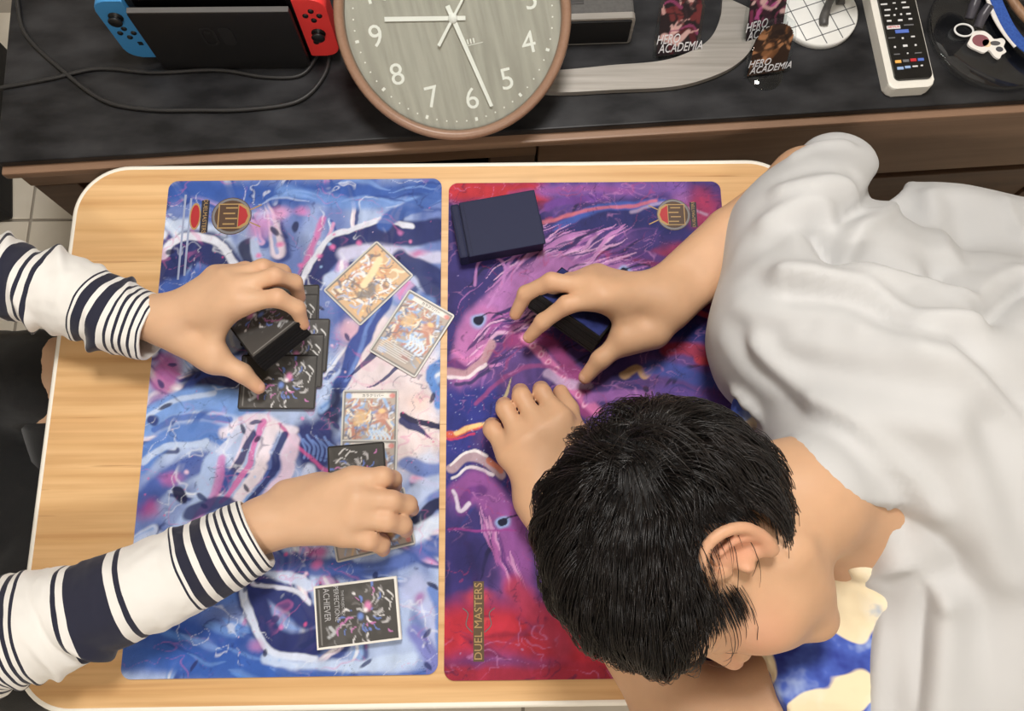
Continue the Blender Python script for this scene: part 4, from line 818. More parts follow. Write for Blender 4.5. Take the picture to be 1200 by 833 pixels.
for (x, y, w, h, c) in ((-.016,.016,.0085,.004,'l'),(-.006,.017,.0075,.0035,'l'),(.004,.0175,.007,.002,'w'),(.013,.018,.003,.002,'w'),(-.017,.026,.008,.0042,'y'),(-.0065,.0265,.008,.0038,'g'),(.0035,.027,.008,.0042,'r'),(.0135,.027,.008,.004,'b'),
    (-.0165,.037,.008,.0016,'g'),(.012,.037,.009,.0016,'g'),(-.002,.0375,.002,.002,'w'),(-.017,.048,.0025,.0025,'w'),(-.003,.049,.006,.003,'w'),(.011,.049,.0025,.0025,'w'),(-.004,.0605,.0025,.0025,'w'),(-.0185,.062,.009,.0016,'g'),(.010,.062,.005,.002,'w'),
    (-.003,.071,.018,.005,'b'),(-.013,.078,.018,.0052,'w'),(.008,.080,.013,.0018,'g'),(-.017,.088,.006,.0024,'w'),(-.002,.088,.006,.0026,'w'),(.012,.089,.005,.0022,'w'),(-.018,.0965,.007,.002,'w'),(-.008,.0965,.0025,.0025,'w'),(.001,.097,.0025,.0025,'w'),(.011,.097,.006,.0022,'w'),
    (-.016,.105,.008,.002,'w'),(-.004,.106,.002,.002,'w'),(.0095,.107,.009,.0022,'w'),(-.019,.114,.009,.002,'w'),(-.005,.115,.004,.0014,'w'),(.008,.115,.006,.002,'w')): key(x, y, w, h, c)
text('lettering', 'NETFLIX', 0.0042, bcol['r'], fp, (-.013, FY+.078, zt+0.0011)); text('lettering', 'SONY', 0.0065, bcol['g'], fp, (-.004, FY+.124, zt+0.0002))
for k in range(3):
    for j in range(4): key(-.014+k*.0125, .136+j*.0115, .008, .0055, 'g')
# --- clear round dish with the things on it
dc = P(1163, 40); DR = 0.090
dish = lathe('glass_dish', [(0,0.003),(DR*0.93,0.003),(DR*0.955,0.0055),(DR*0.965,0.0095),(DR*0.985,0.0095),(DR,0.007),(DR,0.001),(DR*0.98,0.0),(0,0)], glass('dish_glass', (226,228,232)), None, 80, (dc[0], dc[1], T+0.0003)); tag(dish, 'clear round glass dish holding a charm, at the right end of the board', 'dish')
kc = P(1140,27,.004)
ch = thing('charm_keychain', (kc[0], kc[1], T+0.0036), 'small white edged charm with a white ring, lying on the glass dish', 'keychain')
def rl(q): return [(P(a,b,.004)[0]-kc[0], P(a,b,.004)[1]-kc[1]) for a,b in q]
out = crom(np.array(rl([(1140,38),(1146,37),(1153,38),(1160,43),(1164,47),(1173,46),(1177,50),(1175,56),(1178,62),(1173,65),(1170,70),(1164,67),(1158,60),(1152,63),(1144,60),(1136,56),(1133,52),(1136,47)])), 3)[:-1]
sg = np.sum(np.array(out)[:,0]*np.roll(np.array(out)[:,1],-1)-np.array(out)[:,1]*np.roll(np.array(out)[:,0],-1)); out = out if sg > 0 else out[::-1]
plate = prism('charm_plate', [tuple(v) for v in out], 0.0, 0.0028, mat('charm_white', (240,236,230), 0.35), ch)
for q, rx, ry, c, nm in (((1148,49),.0115,.0095,(140,86,94),'maroon_patch'),((1155,52),.006,.006,(240,214,176),'cream_patch'),((1165,52),.007,.0035,(92,90,92),'grey_patch'),((1170,59),.005,.004,(72,72,80),'dark_patch')):
    e = rl([q])[0]; prism(nm, [(e[0]+rx*math.cos(t), e[1]+ry*math.sin(t)) for t in np.linspace(0,6.283,20,endpoint=False)], 0.0028, 0.0031, mat('charm_'+nm, c, 0.4), plate)
e = rl([(1129,36)])[0]; tp = [(e[0]+0.0125*math.cos(t), e[1]+0.0095*math.sin(t), 0.0016) for t in np.linspace(0,6.283,25)]
tube('ring', tp, 0.0013, mat('ring_white', (236,236,234), 0.3), ch, 8, 3)
sp = thing('strap', P(1160,20,.01), 'blue strap with white trim curling over the glass dish', 'strap'); spl = sp.location
def ribbon(nm, pxs, w, h, m, t=0.0014):
    path = crom([P(a,b,h)-np.array(spl) for a,b in pxs], 8); tg, N, B = frames(path); V = []; F = []
    for i in range(len(path)):
        for s_, z_ in ((-1,0),(1,0),(1,t),(-1,t)): V.append(path[i]+N[i]*s_*w/2+np.array([0,0,z_]))
    for i in range(len(path)-1):
        for j in range(4): F.append((i*4+j, i*4+(j+1) % 4, i*4+4+(j+1) % 4, i*4+4+j))
    F += [(0,1,2,3),(len(V)-1,len(V)-2,len(V)-3,len(V)-4)]; return mobj(nm, V, F, m, sp)
ribbon('blue_band', [(1162,-12),(1170,8),(1183,34),(1200,54),(1222,66)], 0.016, .012, mat('strap_blue', (52,92,176), 0.6, noise=(400,(40,76,156),2)))
ribbon('white_trim', [(1155,-8),(1164,18),(1176,38),(1190,55)], 0.006, .011, mat('strap_white', (232,228,224), 0.6))
wr = P(1192,8,.012); tag(tube('wooden_handle', [P(1178,-14,.016),P(1190,6,.014),P(1206,24,.013),P(1226,36,.012)], [0.005,0.006,0.006,0.005], mat('tan_wood', (160,124,96), 0.5, noise=(40,(134,100,74),4,(4,1,1)))), 'tan wooden handle lying beside the blue strap on the dish', 'handle')
gb = thing('toy_legs', P(1143,14,.0045), 'small smoky grey clear toy piece standing at the back of the dish', 'toy piece'); gl_ = np.array(gb.location); m_smoke = mat('smoky_resin', (84,82,90), 0.3, trans=0.3)
for q in ([(1136,22),(1141,8),(1146,-6)],[(1146,32),(1152,18),(1160,6)]): tube('leg', [P(a,b,.010+k*.008)-gl_ for k,(a,b) in enumerate(q)], [0.006,0.007,0.006], m_smoke, gb, 8)
# ------------------------------------------------------------------ people: shared tools
def skin_mat(name):
    m = mat(name, rough=0.48, attr='Col', sss=0.12, spec=0.35, bump=(900, 0.12, 0.0008)); return m
m_skin = skin_mat('skin')
FR = (0.0098, 0.0088, 0.0078, 0.0064); TR = (0.0135, 0.0118, 0.0100, 0.0078)
def bounded(p, c, R, fn, mg=0.045):
    d = vlen(p-np.asarray(c, p.dtype))-R; m = d < mg; d[m] = np.minimum(fn(p[m]), 1.0) if m.any() else 0; return d
class Hand:
    def __init__(s, wrist, fingers, thumb, scale=1.0, fs=1.0):
        s.w = PH(wrist); s.f = [[PH(q) for q in f] for f in fingers]; s.t = [PH(q) for q in thumb]; s.k = scale; s.fs = fs
    def sdf(s, p):
        pts = np.array([q for f in s.f+[s.t] for q in f]+[s.w]); c = (pts.min(0)+pts.max(0))/2; R = np.linalg.norm(pts-c, axis=1).max()+0.022
        return bounded(p, c, R, s._sdf)
    def _sdf(s, p):
        k = s.k; palm = None
        for i, f in enumerate(s.f):
            ext = f[0] + 0.28*(f[1]-f[0]); rr = (0.0185*k, 0.0132*k, 0.0102*k) if i < 3 else (0.0180*k, 0.0122*k, 0.0090*k)
            e = chain(p, [s.w, f[0], ext], rr, 0.008); palm = e if palm is None else smin(palm, e, 0.014)
        m0 = 0.55*s.w + 0.45*s.t[0]
        e = chain(p, [m0, s.t[0], s.t[1]], (0.015*k, 0.0165*k, TR[0]*k), 0.01); palm = smin(palm, e, 0.016)
        e = seg(p, 0.75*s.t[1]+0.25*s.t[0], 0.82*s.f[0][0]+0.18*s.w, 0.010, 0.010); palm = smin(palm, e, 0.022)
        d = None
        for f in s.f:
            e = smin(palm, chain(p, f, [r*k*s.fs for r in FR], 0.005), 0.007); d = e if d is None else np.minimum(d, e)
        e = smin(palm, chain(p, [s.t[0], s.t[1], s.t[2], s.t[3]], [r*k for r in (0.0160,)+TR[:1]+TR[2:]], 0.006), 0.010)
        return np.minimum(d, e)
    def tint(s, V, N, col, base, red, nail):
        for f in s.f + [s.t]:
            for j, (q, r, a) in enumerate(((f[0],.011,.35),(f[1],.010,.5),(f[2],.008,.4),(f[3],.012,.5))):
                m = np.exp(-((V-q)**2).sum(1)/(r*r))*a; col[:] = col*(1-m[:, None]) + lin(red)*m[:, None]
            ax = f[3]-f[2]; ax /= np.linalg.norm(ax); dor = f[2]-0.5*(f[1]+f[3]); dor = dor - ax*(dor @ ax); L = np.linalg.norm(dor)
            dor = dor/L if L > 1e-4 else np.array([0,0,1.0])
            c = f[3] + ax*0.0015 + dor*0.006; m = (((V-c)**2).sum(1) < 0.0052**2) & (N @ dor > 0.45); col[m] = lin(nail)
def body_mesh(name, fn, lo, hi, h, parent, base, tints, it=1):
    V, F = surface(fn, lo, hi, h); V = relax(V, F, it, 0.4); N = vnormals(V, F); col = np.zeros_like(V) + lin(base)
    n = fbm(V[:,0]*60, V[:,1]*60, V[:,2]*60+3, 3); col *= (0.94 + 0.12*n)[:, None]
    for t in tints: t(V, N, col)
    o = fast_mesh(name, V-np.array(parent.location), F, m_skin, parent); set_attr(o, 'Col', col); return o, V, F, N
# ------------------------------------------------------------------ the card player in the striped top
UA = Hand((196,376,.060), [[(283,354,.090),(325,349,.094),(348,361,.078),(355,380,.060)], [(276,338,.088),(322,324,.090),(345,331,.070),(351,349,.050)], [(266,328,.080),(308,314,.080),(331,319,.060),(338,332,.042)], [(254,325,.068),(288,317,.066),(304,321,.050),(312,331,.034)]],
    [(218,398,.052),(252,421,.052),(284,437,.044),(303,454,.030)], 1.06, 1.10)
LA = Hand((306,616,.050), [[(415,563,.062),(448,559,.064),(460,562,.046),(463,570,.028)], [(419,585,.069),(459,587,.066),(478,591,.050),(483,597,.030)], [(415,606,.066),(453,610,.063),(472,615,.047),(476,622,.029)], [(405,625,.057),(432,632,.056),(446,637,.042),(449,644,.026)]],
    [(338,584,.042),(375,573,.040),(405,566,.034),(430,563,.027)], 1.10, 1.17)
plA = thing('person', (-0.45, 0.26, 0), 'person in a navy and white striped top holding a deck, at the left', 'person')
sL, sR = np.array([-0.46,0.46,T+0.19]), np.array([-0.47,0.06,T+0.19])
eL, eR = P(-75,318,.075), P(-95,785,.075)
hdA = np.array([-0.36,0.26,T+0.43]); nkA = np.array([-0.45,0.26,T+0.27])
kneeL, kneeR = P(62,440,-.17), P(40,760,-.17); hipL, hipR = np.array([-0.50,0.36,0.14]), np.array([-0.50,0.16,0.14])
anL, anR = np.array([-0.20,0.16,0.07]), np.array([-0.24,0.34,0.07])
def skinA(p):
    d = smin(UA.sdf(p), chain(p, [UA.w, 0.5*(UA.w+eL), eL], (0.0245,0.030,0.036)), 0.02)
    d = np.minimum(d, smin(LA.sdf(p), chain(p, [LA.w, 0.5*(LA.w+eR), eR], (0.0245,0.030,0.036)), 0.02))
    d = smin(d, chain(p, [eL, sL, nkA], (0.040,0.052,0.05)), 0.02); d = smin(d, chain(p, [eR, sR, nkA], (0.040,0.052,0.05)), 0.02)
    t = chain(p, [nkA, np.array([-0.49,0.26,T+0.05]), np.array([-0.52,0.26,0.16])], (0.06,0.10,0.11), 0.03); t = smin(t, seg(p, sL, sR, 0.06, 0.06), 0.05); d = smin(d, t, 0.05)
    d = smin(d, chain(p, [nkA, nkA+np.array([0.04,0,0.06])], (0.055,0.052)), 0.03)
    d = smin(d, bounded(p, hdA, 0.17, headA), 0.03)
    for a, b, c in ((hipL,kneeL,anL),(hipR,kneeR,anR)): d = smin(d, chain(p, [a,b,c], (0.085,0.052,0.038), 0.02), 0.03); d = smin(d, seg(p, c, c+np.array([0.10,0.02,-0.035]), 0.034, 0.025), 0.02)
    return d
def headA(p):
    hd = smin(ell(p, hdA+np.array([-0.01,0,0.03]), (0.095,0.077,0.10)), ell(p, hdA+np.array([0.035,0,-0.05]), (0.06,0.058,0.075)), 0.03)
    hd = smin(hd, seg(p, hdA+np.array([0.085,0,-0.005]), hdA+np.array([0.108,0,-0.035]), 0.008, 0.012), 0.012)
    for s_ in (-1,1): hd = smin(hd, ell(p, hdA+np.array([-0.01,s_*0.079,-0.01]), (0.018,0.008,0.03)), 0.006)
    hd = smin(hd, ell(p, hdA+np.array([0.088,0,-0.072]), (0.010,0.022,0.006)), 0.008)
    return hd
tA = [lambda V, N, c: UA.tint(V, N, c, None, (214,148,114), (222,176,150)), lambda V, N, c: LA.tint(V, N, c, None, (214,148,114), (222,176,150))]
def tint_faceA(V, N, col):
    q = V-hdA; y = np.abs(q[:,1]); r3 = np.stack([q[:,0], y, q[:,2]], 1)
    for c, r, rgb, a in (((.086,.033,.004),(.020,.013,.0045),(238,232,226),.95),((.090,.033,.004),(.020,.0055,.0055),(36,26,22),.97),((.088,.033,.0095),(.020,.015,.0018),(40,30,26),.9),((.090,.032,.026),(.020,.018,.0036),(44,34,30),.9),((.094,0,-.072),(.014,.020,.006),(196,112,106),.9)):
        m = np.clip(np.exp(-((r3-np.array(c))**2/np.array(r)**2).sum(1))*1.8, 0, 1)*a*(q[:,0] > .03); col[:] = col*(1-m[:, None]) + lin(rgb)*m[:, None]
tA.append(tint_faceA)
body_mesh('body', skinA, (-0.68,-0.10,-0.005), (0.42,0.66,T+0.60), 0.0027, plA, (211,171,138), tA)
m_swhite = mat('knit_white', (232,230,226), 0.85, bump=(1200,0.25,0.0006), sheen=0.2); m_snavy = mat('knit_navy', (30,32,52), 0.85, bump=(1200,0.25,0.0006), sheen=0.2)
PAT = [(4,12),(28,37),(52,61),(76,85),(100,109),(130,164),(184,214),(224,232),(386,402),(428,542),(562,577),(690,700),(714,724),(738,748),(762,772),(786,796),(810,820),(834,844),(862,895),(910,940),(1090,1100),(1115,1200),(1220,1230),(1400,1410),(1430,1440),(1460,1470),(1490,1500),(1560,1600)]
PAT2 = [(4,12),(28,37),(52,61),(76,85),(100,109),(130,164),(184,214),(224,232),(386,402),(420,432),(452,500),(524,540),(690,700),(714,724),(738,748),(762,772),(786,796),(810,820),(834,844),(862,895),(910,940),(1090,1100),(1115,1200),(1220,1230),(1400,1410),(1430,1440),(1460,1470)]
def sleeve(name, pts, rad, flat, pat, parent, folds, seed):
    path = crom(pts, 40); s = np.concatenate([[0], np.cumsum(np.linalg.norm(np.diff(path, axis=0), axis=1))]); n = int(s[-1]/0.0011); ss = np.linspace(0, s[-1], n)
    path = np.stack([np.interp(ss, s, path[:, i]) for i in range(3)], 1); rr = np.interp(ss, *rad); tg, N, B = frames(path); m = 72
    th = np.linspace(0, 2*math.pi, m, endpoint=False); V = []
    up = np.array([0,0,1.0])
    S_, A_ = np.meshgrid(ss, th, indexing='ij')
    fold = 0.0040*(fbm(S_*38+seed, np.cos(A_)*1.6+3, np.sin(A_)*1.6+5, 3)-0.5)*2
    for (c0, amp, wd, sl, ph) in folds: fold = fold + 1.5*amp*np.exp(-((S_ - c0 - 1.3*sl*np.sin(A_+ph) - .004*np.sin(3*A_+ph*5))/(wd*.8))**2)*(0.5+0.5*np.cos(A_-ph*1.7))
    R_ = rr[:, None] + fold; R_ *= 1 - np.exp(-S_/0.004)*0.05
    off = np.cos(A_)[..., None]*N[:, None, :]*R_[..., None] + np.sin(A_)[..., None]*B[:, None, :]*(R_*flat)[..., None]
    V = path[:, None, :] + off
    inner = [path[0][None]+off[0]*0.94, path[min(25, n-1)][None]+off[min(25, n-1)]*0.90]
    V = np.concatenate([np.stack(inner[::-1]), V], 0); k = V.shape[0]
    lowz = T+0.0045; z = V[..., 2]; V[..., 2] = np.where((z < lowz+0.012) & (V[...,0] > TX0-0.02), lowz + 0.012*np.exp((z-lowz-0.012)/0.012), z)
    idx = np.arange(k*m).reshape(k, m); F = np.stack([idx[:-1], np.roll(idx[:-1], -1, 1), np.roll(idx[1:], -1, 1), idx[1:]], -1).reshape(-1, 4)
    sc = np.concatenate([[0,0], ss])[:-1]/0.000346; nav = np.zeros(len(sc), int)
    for a, b in pat: nav[(sc >= a) & (sc < b)] = 1
    fast_mesh(name, V.reshape(-1, 3)-np.array(parent.location), F, m_swhite, parent, [m_swhite, m_snavy], np.repeat(nav, m))
sleeve('sleeve', [P(183,386,.058),P(140,372,.060),P(95,352,.062),P(45,336,.066),P(-10,325,.070),eL,0.5*(eL+sL),sL], ([0,.04,.10,.16,.24,.45,.6],[.0395,.042,.046,.046,.052,.058,.066]), 0.92, PAT2, plA,
    [(.045,.004,.006,.012,.4),(.075,.006,.008,.018,1.1),(.085,-.004,.006,.018,1.1),(.125,.008,.009,.02,.6),(.142,-.005,.007,.02,.7),(.158,.007,.008,.016,1.4),(.19,.006,.008,.01,.2),(.205,-.004,.006,.01,.3),(.22,.006,.008,.014,.5),(.25,.006,.01,.02,.9)], 3.0)
sleeve('sleeve', [P(302,624,.052),P(255,650,.056),P(195,678,.060),P(135,702,.064),P(70,725,.066),P(10,742,.070),eR,0.5*(eR+sR),sR], ([0,.04,.10,.18,.24,.30,.5,.62],[.0425,.044,.0475,.050,.056,.056,.058,.066]), 0.92, PAT, plA,
    [(.075,.003,.007,.008,.4),(.13,.003,.01,.01,1.1),(.20,.006,.007,.014,1.6),(.215,-.005,.006,.016,1.7),(.235,.006,.006,.010,1.2),(.25,.005,.006,.012,.8),(.264,-.006,.006,.012,.5),(.28,.007,.008,.016,.6),(.30,-.006,.007,.016,.6),(.32,.006,.01,.01,.2)], 9.0)
# shirt body
def shirtA(p):
    t = chain(p, [nkA+np.array([0,0,-0.03]), np.array([-0.49,0.26,T+0.05]), np.array([-0.52,0.26,0.17])], (0.085,0.128,0.14), 0.03); t = smin(t, seg(p, sL, sR, 0.078, 0.078), 0.06)
    t = smin(t, seg(p, sL, 0.75*sL+0.25*eL, 0.075, 0.07), 0.03); t = smin(t, seg(p, sR, 0.75*sR+0.25*eR, 0.075, 0.07), 0.03)
    return smax(t, -(np.linalg.norm(p-(nkA+np.array([0.01,0,0.05])), axis=1)-0.075), 0.01)
V, F = surface(shirtA, (-0.72,-0.10,0.02), (-0.28,0.62,T+0.34), 0.006); V = relax(V, F, 1); V += vnormals(V, F)*(0.006*(fbm(V[:,0]*14, V[:,1]*14, V[:,2]*14)-0.5))[:, None]
zc = V[F].mean(1)[:, 2]; ph = (zc % 0.11)/0.11; nav = ((ph < 0.28) | ((ph > 0.40) & (ph < 0.46)) | ((ph > 0.55) & (ph < 0.60)) | ((ph > 0.70) & (ph < 0.75))).astype(int)
fast_mesh('shirt_body', V-np.array(plA.location), F, m_swhite, plA, [m_swhite, m_snavy], nav)
# black trousers with one bare strip above the sock
m_trou = mat('black_trousers', (17,17,18), 0.85, bump=(600,0.3,0.001), sheen=0.3)
def trousersA(p):
    d = smin(chain(p, [hipL, 0.08*hipL+0.92*kneeL], (0.115,0.070), 0.02), chain(p, [hipR, kneeR, 0.4*kneeR+0.6*anR], (0.115,0.080,0.060), 0.02), 0.04)
    d = smin(d, seg(p, hipL, hipR, 0.125, 0.125), 0.05); d = smin(d, seg(p, np.array([-0.40,0.30,0.17]), np.array([-0.27,0.20,0.14]), 0.085, 0.07), 0.05)
    return d
V, F = surface(trousersA, (-0.68,-0.12,0.005), (0.0,0.62,0.40), 0.006); V = relax(V, F, 1); V += vnormals(V, F)*(0.010*(fbm(V[:,0]*18, V[:,1]*18, V[:,2]*18)-0.5))[:, None]
fast_mesh('trousers', V-np.array(plA.location), F, m_trou, plA)
for kn, an in ((kneeL, anL), (kneeR, anR)):
    tube('sock', [0.80*kn+0.20*an-np.array(plA.location), 0.5*(kn+an)-np.array(plA.location), an-np.array(plA.location), an+np.array([0.06,0.01,-0.02])-np.array(plA.location)], [0.056,0.053,0.045,0.040], m_trou, plA, 16)
# hair
def hairA(p):
    d = ell(p, hdA+np.array([-0.022,0,0.042]), (0.105,0.092,0.106)); f = ell(p, hdA+np.array([0.075,0,-0.035]), (0.075,0.072,0.085)); return smax(d, -f, 0.02)
V, F = surface(hairA, hdA-0.16, hdA+0.19, 0.005); V += vnormals(V, F)*(0.012*(fbm(V[:,0]*70, V[:,1]*70, V[:,2]*25)-0.4))[:, None]
m_hairA = mat('black_hair_cap', (22,19,18), 0.45); fast_mesh('hair', V-np.array(plA.location), F, m_hairA, plA)
# ------------------------------------------------------------------ the sleeping person
plB = thing('person', (1.05, 0.25, 0), 'sleeping person with black hair, head down on the table under the duvet', 'person'); oB = np.array(plB.location)
HR = np.array([[0.1291,0.0282,-0.9912],[-0.2758,-0.9591,-0.0633],[0.9525,-0.2815,0.1161]]); HT = np.array([0.6064,0.1331,T+0.2011])   # columns: left, forward, crown
def HL(p): return (p-HT.astype(p.dtype)) @ HR.astype(p.dtype)
def HW(q): return np.asarray(q, float) @ HR.T + HT
RB = Hand((778,352,.058), [[(705,349,.082),(664,357,.078),(636,377,.058),(620,395,.038)], [(694,337,.078),(646,330,.076),(616,344,.056),(604,368,.034)], [(690,329,.066),(652,333,.064),(630,340,.048),(618,352,.030)], [(700,324,.054),(668,330,.050),(648,336,.036),(638,344,.022)]],
    [(765,388,.050),(732,398,.052),(704,421,.044),(686,442,.028)], 1.10, 1.08)
LB = Hand((638,582,.046), [[(655,491,.060),(635,460,.054),(634,456,.026),(642,470,.013)], [(633,504,.064),(611,464,.058),(610,459,.028),(618,474,.014)], [(613,519,.062),(592,479,.056),(591,475,.027),(599,489,.014)], [(597,532,.054),(577,503,.046),(577,499,.022),(584,510,.013)]],
    [(668,552,.046),(672,513,.044),(666,480,.036),(657,459,.028)], 1.16)
C7 = P(1012,572,.112); shR, shL = P(985,430,.085), P(1035,775,.060); elR, elL = P(942,212,.040), P(802,842,.046)
chest = P(1190,600,-.12)
def headB(p):
    q = HL(p); x = np.abs(q[:,0]); qs = np.stack([x, q[:,1], q[:,2]], 1)
    d = ell(q, (0,-.012,.035), (.078,.098,.092))
    d = smin(d, ell(q, (0,.030,-.030), (.064,.064,.080)), .03)
    d = smin(d, seg(qs, (.056,-.004,-.062), (.014,.074,-.104), .016, .015), .035)
    d = smin(d, ell(qs, (.036,.056,-.040), (.032,.032,.034)), .025)                    # cheek
    d = smin(d, ell(q, (0,.078,-.104), (.020,.017,.016)), .02)                          # chin
    d = smin(d, ell(q, (0,.072,.055), (.055,.030,.045)), .03)                           # forehead
    d = smin(d, seg(qs, (.046,.070,.020), (.014,.084,.022), .010, .010), .014)          # brow
    d = smax(d, -ell(qs, (.034,.100,.004), (.017,.014,.010)), .012)                     # socket
    d = smin(d, ell(qs, (.033,.076,.002), (.0145,.0125,.0115)), .004)                   # closed lid
    d = smin(d, seg(q, (0,.088,.012), (0,.109,-.026), .0075, .0105), .012)              # nose
    d = smin(d, ell(qs, (.0125,.098,-.030), (.0075,.0095,.0075)), .007)
    d = smax(d, -ell(qs, (.006,.108,-.037), (.0035,.006,.003)), .002)
    d = smin(d, ell(q, (0,.080,-.064), (.034,.016,.026)), .02)                          # muzzle
    d = smin(d, ell(q, (0,.0955,-.0585), (.023,.0065,.0052)), .005); d = smin(d, ell(q, (0,.0945,-.0690), (.020,.007,.0060)), .005)
    d = smax(d, -ell(q, (0,.102,-.0638), (.024,.006,.0013)), .002)
    # ear
    e = ell(qs, (.080,-.018,.002), (.007,.017,.028))
    hel = crom(np.array([(.077,.004,.008),(.085,.002,.024),(.092,-.010,.034),(.096,-.026,.032),(.097,-.036,.018),(.094,-.037,.000),(.088,-.028,-.016),(.081,-.014,-.028)]), 3)
    rr = np.interp(np.linspace(0,1,len(hel)), [0,.15,.5,.8,1], [.0040,.0044,.0046,.0048,.0068])
    e = smin(e, chain(qs, hel, rr, .002), .006)
    e = smax(e, -ell(qs, (.094,-.016,-.002), (.012,.009,.014)), .004); e = smin(e, chain(qs, [(.088,-.027,-.010),(.091,-.027,.008),(.089,-.016,.020)], (.0032,.0034,.0028)), .004); e = smin(e, ell(qs, (.083,-.001,-.006), (.006,.004,.007)), .004)
    return smin(d, e, .005)
def skinB(p):
    d = bounded(p, HT, 0.165, headB)
    d = smin(d, chain(p, [HW((0,-.03,-.03)), HW((0,-.034,-.10)), C7], (.052,.051,.062), .03), .018)
    sh = seg(p, 0.7*C7+0.3*shR, shR, .060, .052); sh = smin(sh, seg(p, 0.7*C7+0.3*shL, shL, .062, .054), .05); sh = smin(sh, seg(p, C7, chest, .085, .12), .05)
    d = smin(d, sh, .045)
    wx = np.array([0.009,-0.010,0.0]); wl = np.array([0.010,0.004,0.0])
    fa = smin(chain(p, [RB.w+wx*1.2, 0.5*(RB.w+elR)+wx, elR], (.0195,.028,.032)), chain(p, [RB.w-wx*1.2, 0.5*(RB.w+elR)-wx, elR], (.0195,.028,.032)), .02)
    arm = smin(smin(RB.sdf(p), fa, .022), chain(p, [elR, 0.5*(elR+shR), shR], (.034,.042,.052)), .03)
    fl = smin(chain(p, [LB.w+wl*1.2, 0.5*(LB.w+elL)+wl, elL], (.0195,.030,.039)), chain(p, [LB.w-wl*1.2, 0.5*(LB.w+elL)-wl, elL], (.0195,.030,.039)), .02)
    arl = smin(smin(LB.sdf(p), fl, .022), chain(p, [elL, 0.5*(elL+shL), shL], (.042,.046,.056)), .03)
    d = smin(d, arm, .03) if True else d
    return smin(d, arl, .012)
def tint_face(V, N, col):
    q = HL(V); x = np.abs(q[:,0]); ins = np.linalg.norm(q, axis=1) < 0.17
    def put(c, r, rgb, a):
        m = np.exp(-((np.stack([x, q[:,1], q[:,2]], 1)-np.array(c))**2/np.array(r)**2).sum(1))*a*ins; col[:] = col*(1-m[:, None]) + lin(rgb)*m[:, None]
    put((.048,.060,-.030), (.026,.026,.024), (226,150,124), .55); put((0,.106,-.028), (.012,.012,.012), (222,140,118), .6); put((.088,-.022,.008), (.014,.022,.034), (226,146,120), .55)
    put((0,.098,-.0585), (.020,.008,.0050), (196,104,104), .95); put((0,.098,-.069), (.018,.008,.0055), (198,108,106), .95)
    put((.034,.088,-.006), (.014,.010,.0016), (40,28,24), .9); put((.030,.090,.024), (.019,.012,.0034), (46,34,28), .85)
    for c in ((.058,.050,-.070),(.050,.062,-.052),(.066,.035,-.045),(.055,.02,-.075)): put(c, (.0016,.0016,.0016), (96,60,44), .9)
tB = [tint_face, lambda V, N, c: RB.tint(V, N, c, None, (206,146,112), (218,172,146)), lambda V, N, c: LB.tint(V, N, c, None, (206,146,112), (218,172,146))]
body_mesh('body', skinB, (0.36,-0.13,T+0.002), (1.30,0.66,T+0.36), 0.0024, plB, (206,164,130), tB)
# ---- floral shirt
def floral():
    m = bpy.data.materials.new('floral_cotton'); m.use_nodes = True; nt = m.node_tree; b = nt.nodes['Principled BSDF']; L = nt.links; tc = nt.nodes.new('ShaderNodeTexCoord')
    def ramp(src, pts):
        r = nt.nodes.new('ShaderNodeValToRGB'); e = r.color_ramp.elements; e[0].position, e[0].color = pts[0]; e[1].position, e[1].color = pts[1]
        for q in pts[2:]: k = e.new(q[0]); k.color = q[1]
        L.new(src, r.inputs[0]); return r
    n1 = nt.nodes.new('ShaderNodeTexNoise'); n1.inputs['Scale'].default_value = 13; n1.inputs['Detail'].default_value = 1.5; n1.inputs['Distortion'].default_value = 0.5; L.new(tc.outputs['Object'], n1.inputs['Vector'])
    n2 = nt.nodes.new('ShaderNodeTexNoise'); n2.inputs['Scale'].default_value = 26; n2.inputs['Detail'].default_value = 3; L.new(tc.outputs['Object'], n2.inputs['Vector'])
    r1 = ramp(n1.outputs['Fac'], [(0.0,(0,0,0,1)),(0.515,(0,0,0,1)),(0.53,(1,1,1,1))]); r2 = ramp(n2.outputs['Fac'], [(0.40,C4((34,50,140))),(0.56,C4((72,98,190))),(0.66,C4((150,170,220)))])
    r3 = ramp(n2.outputs['Fac'], [(0.50,C4((238,222,186))),(0.64,C4((240,228,200))),(0.74,C4((170,186,206)))])
    mx = nt.nodes.new('ShaderNodeMix'); mx.data_type = 'RGBA'; L.new(r1.outputs[0], mx.inputs['Factor']); L.new(r3.outputs[0], mx.inputs['A']); L.new(r2.outputs[0], mx.inputs['B']); L.new(mx.outputs['Result'], b.inputs['Base Color']); b.inputs['Roughness'].default_value = 0.85
    return m
def shirtB(p):
    hemL = 0.42*shL + 0.58*elL; hemR = 0.5*shR + 0.5*elR
    d = smin(chain(p, [shL, hemL], (.068,.072)), chain(p, [shR, hemR], (.075,.068)), .03)
    d = smin(d, smin(seg(p, C7+np.array([.03,0,-.02]), chest, .115, .15), seg(p, shR, shL, .080, .080), .05), .04)
    cut = np.linalg.norm(p-P(950,585,.190), axis=1)-0.098
    d = smax(d, -cut, .012); d = smax(d, -(bounded(p, HT, 0.165, headB)-0.004), .006)
    d = smin(d, seg(p, P(886,478,.100), P(912,464,.100), .026, .034), .012); d = smin(d, seg(p, P(1008,655,.150), P(1018,618,.160), .017, .018), .010)
    ax = elL-shL; ax = ax/np.linalg.norm(ax); d = smax(d, (p-hemL) @ ax, .004)
    return d
V, F = surface(shirtB, (0.55,-0.16,T+0.003), (1.36,0.64,T+0.30), 0.004); V = relax(V, F, 1)
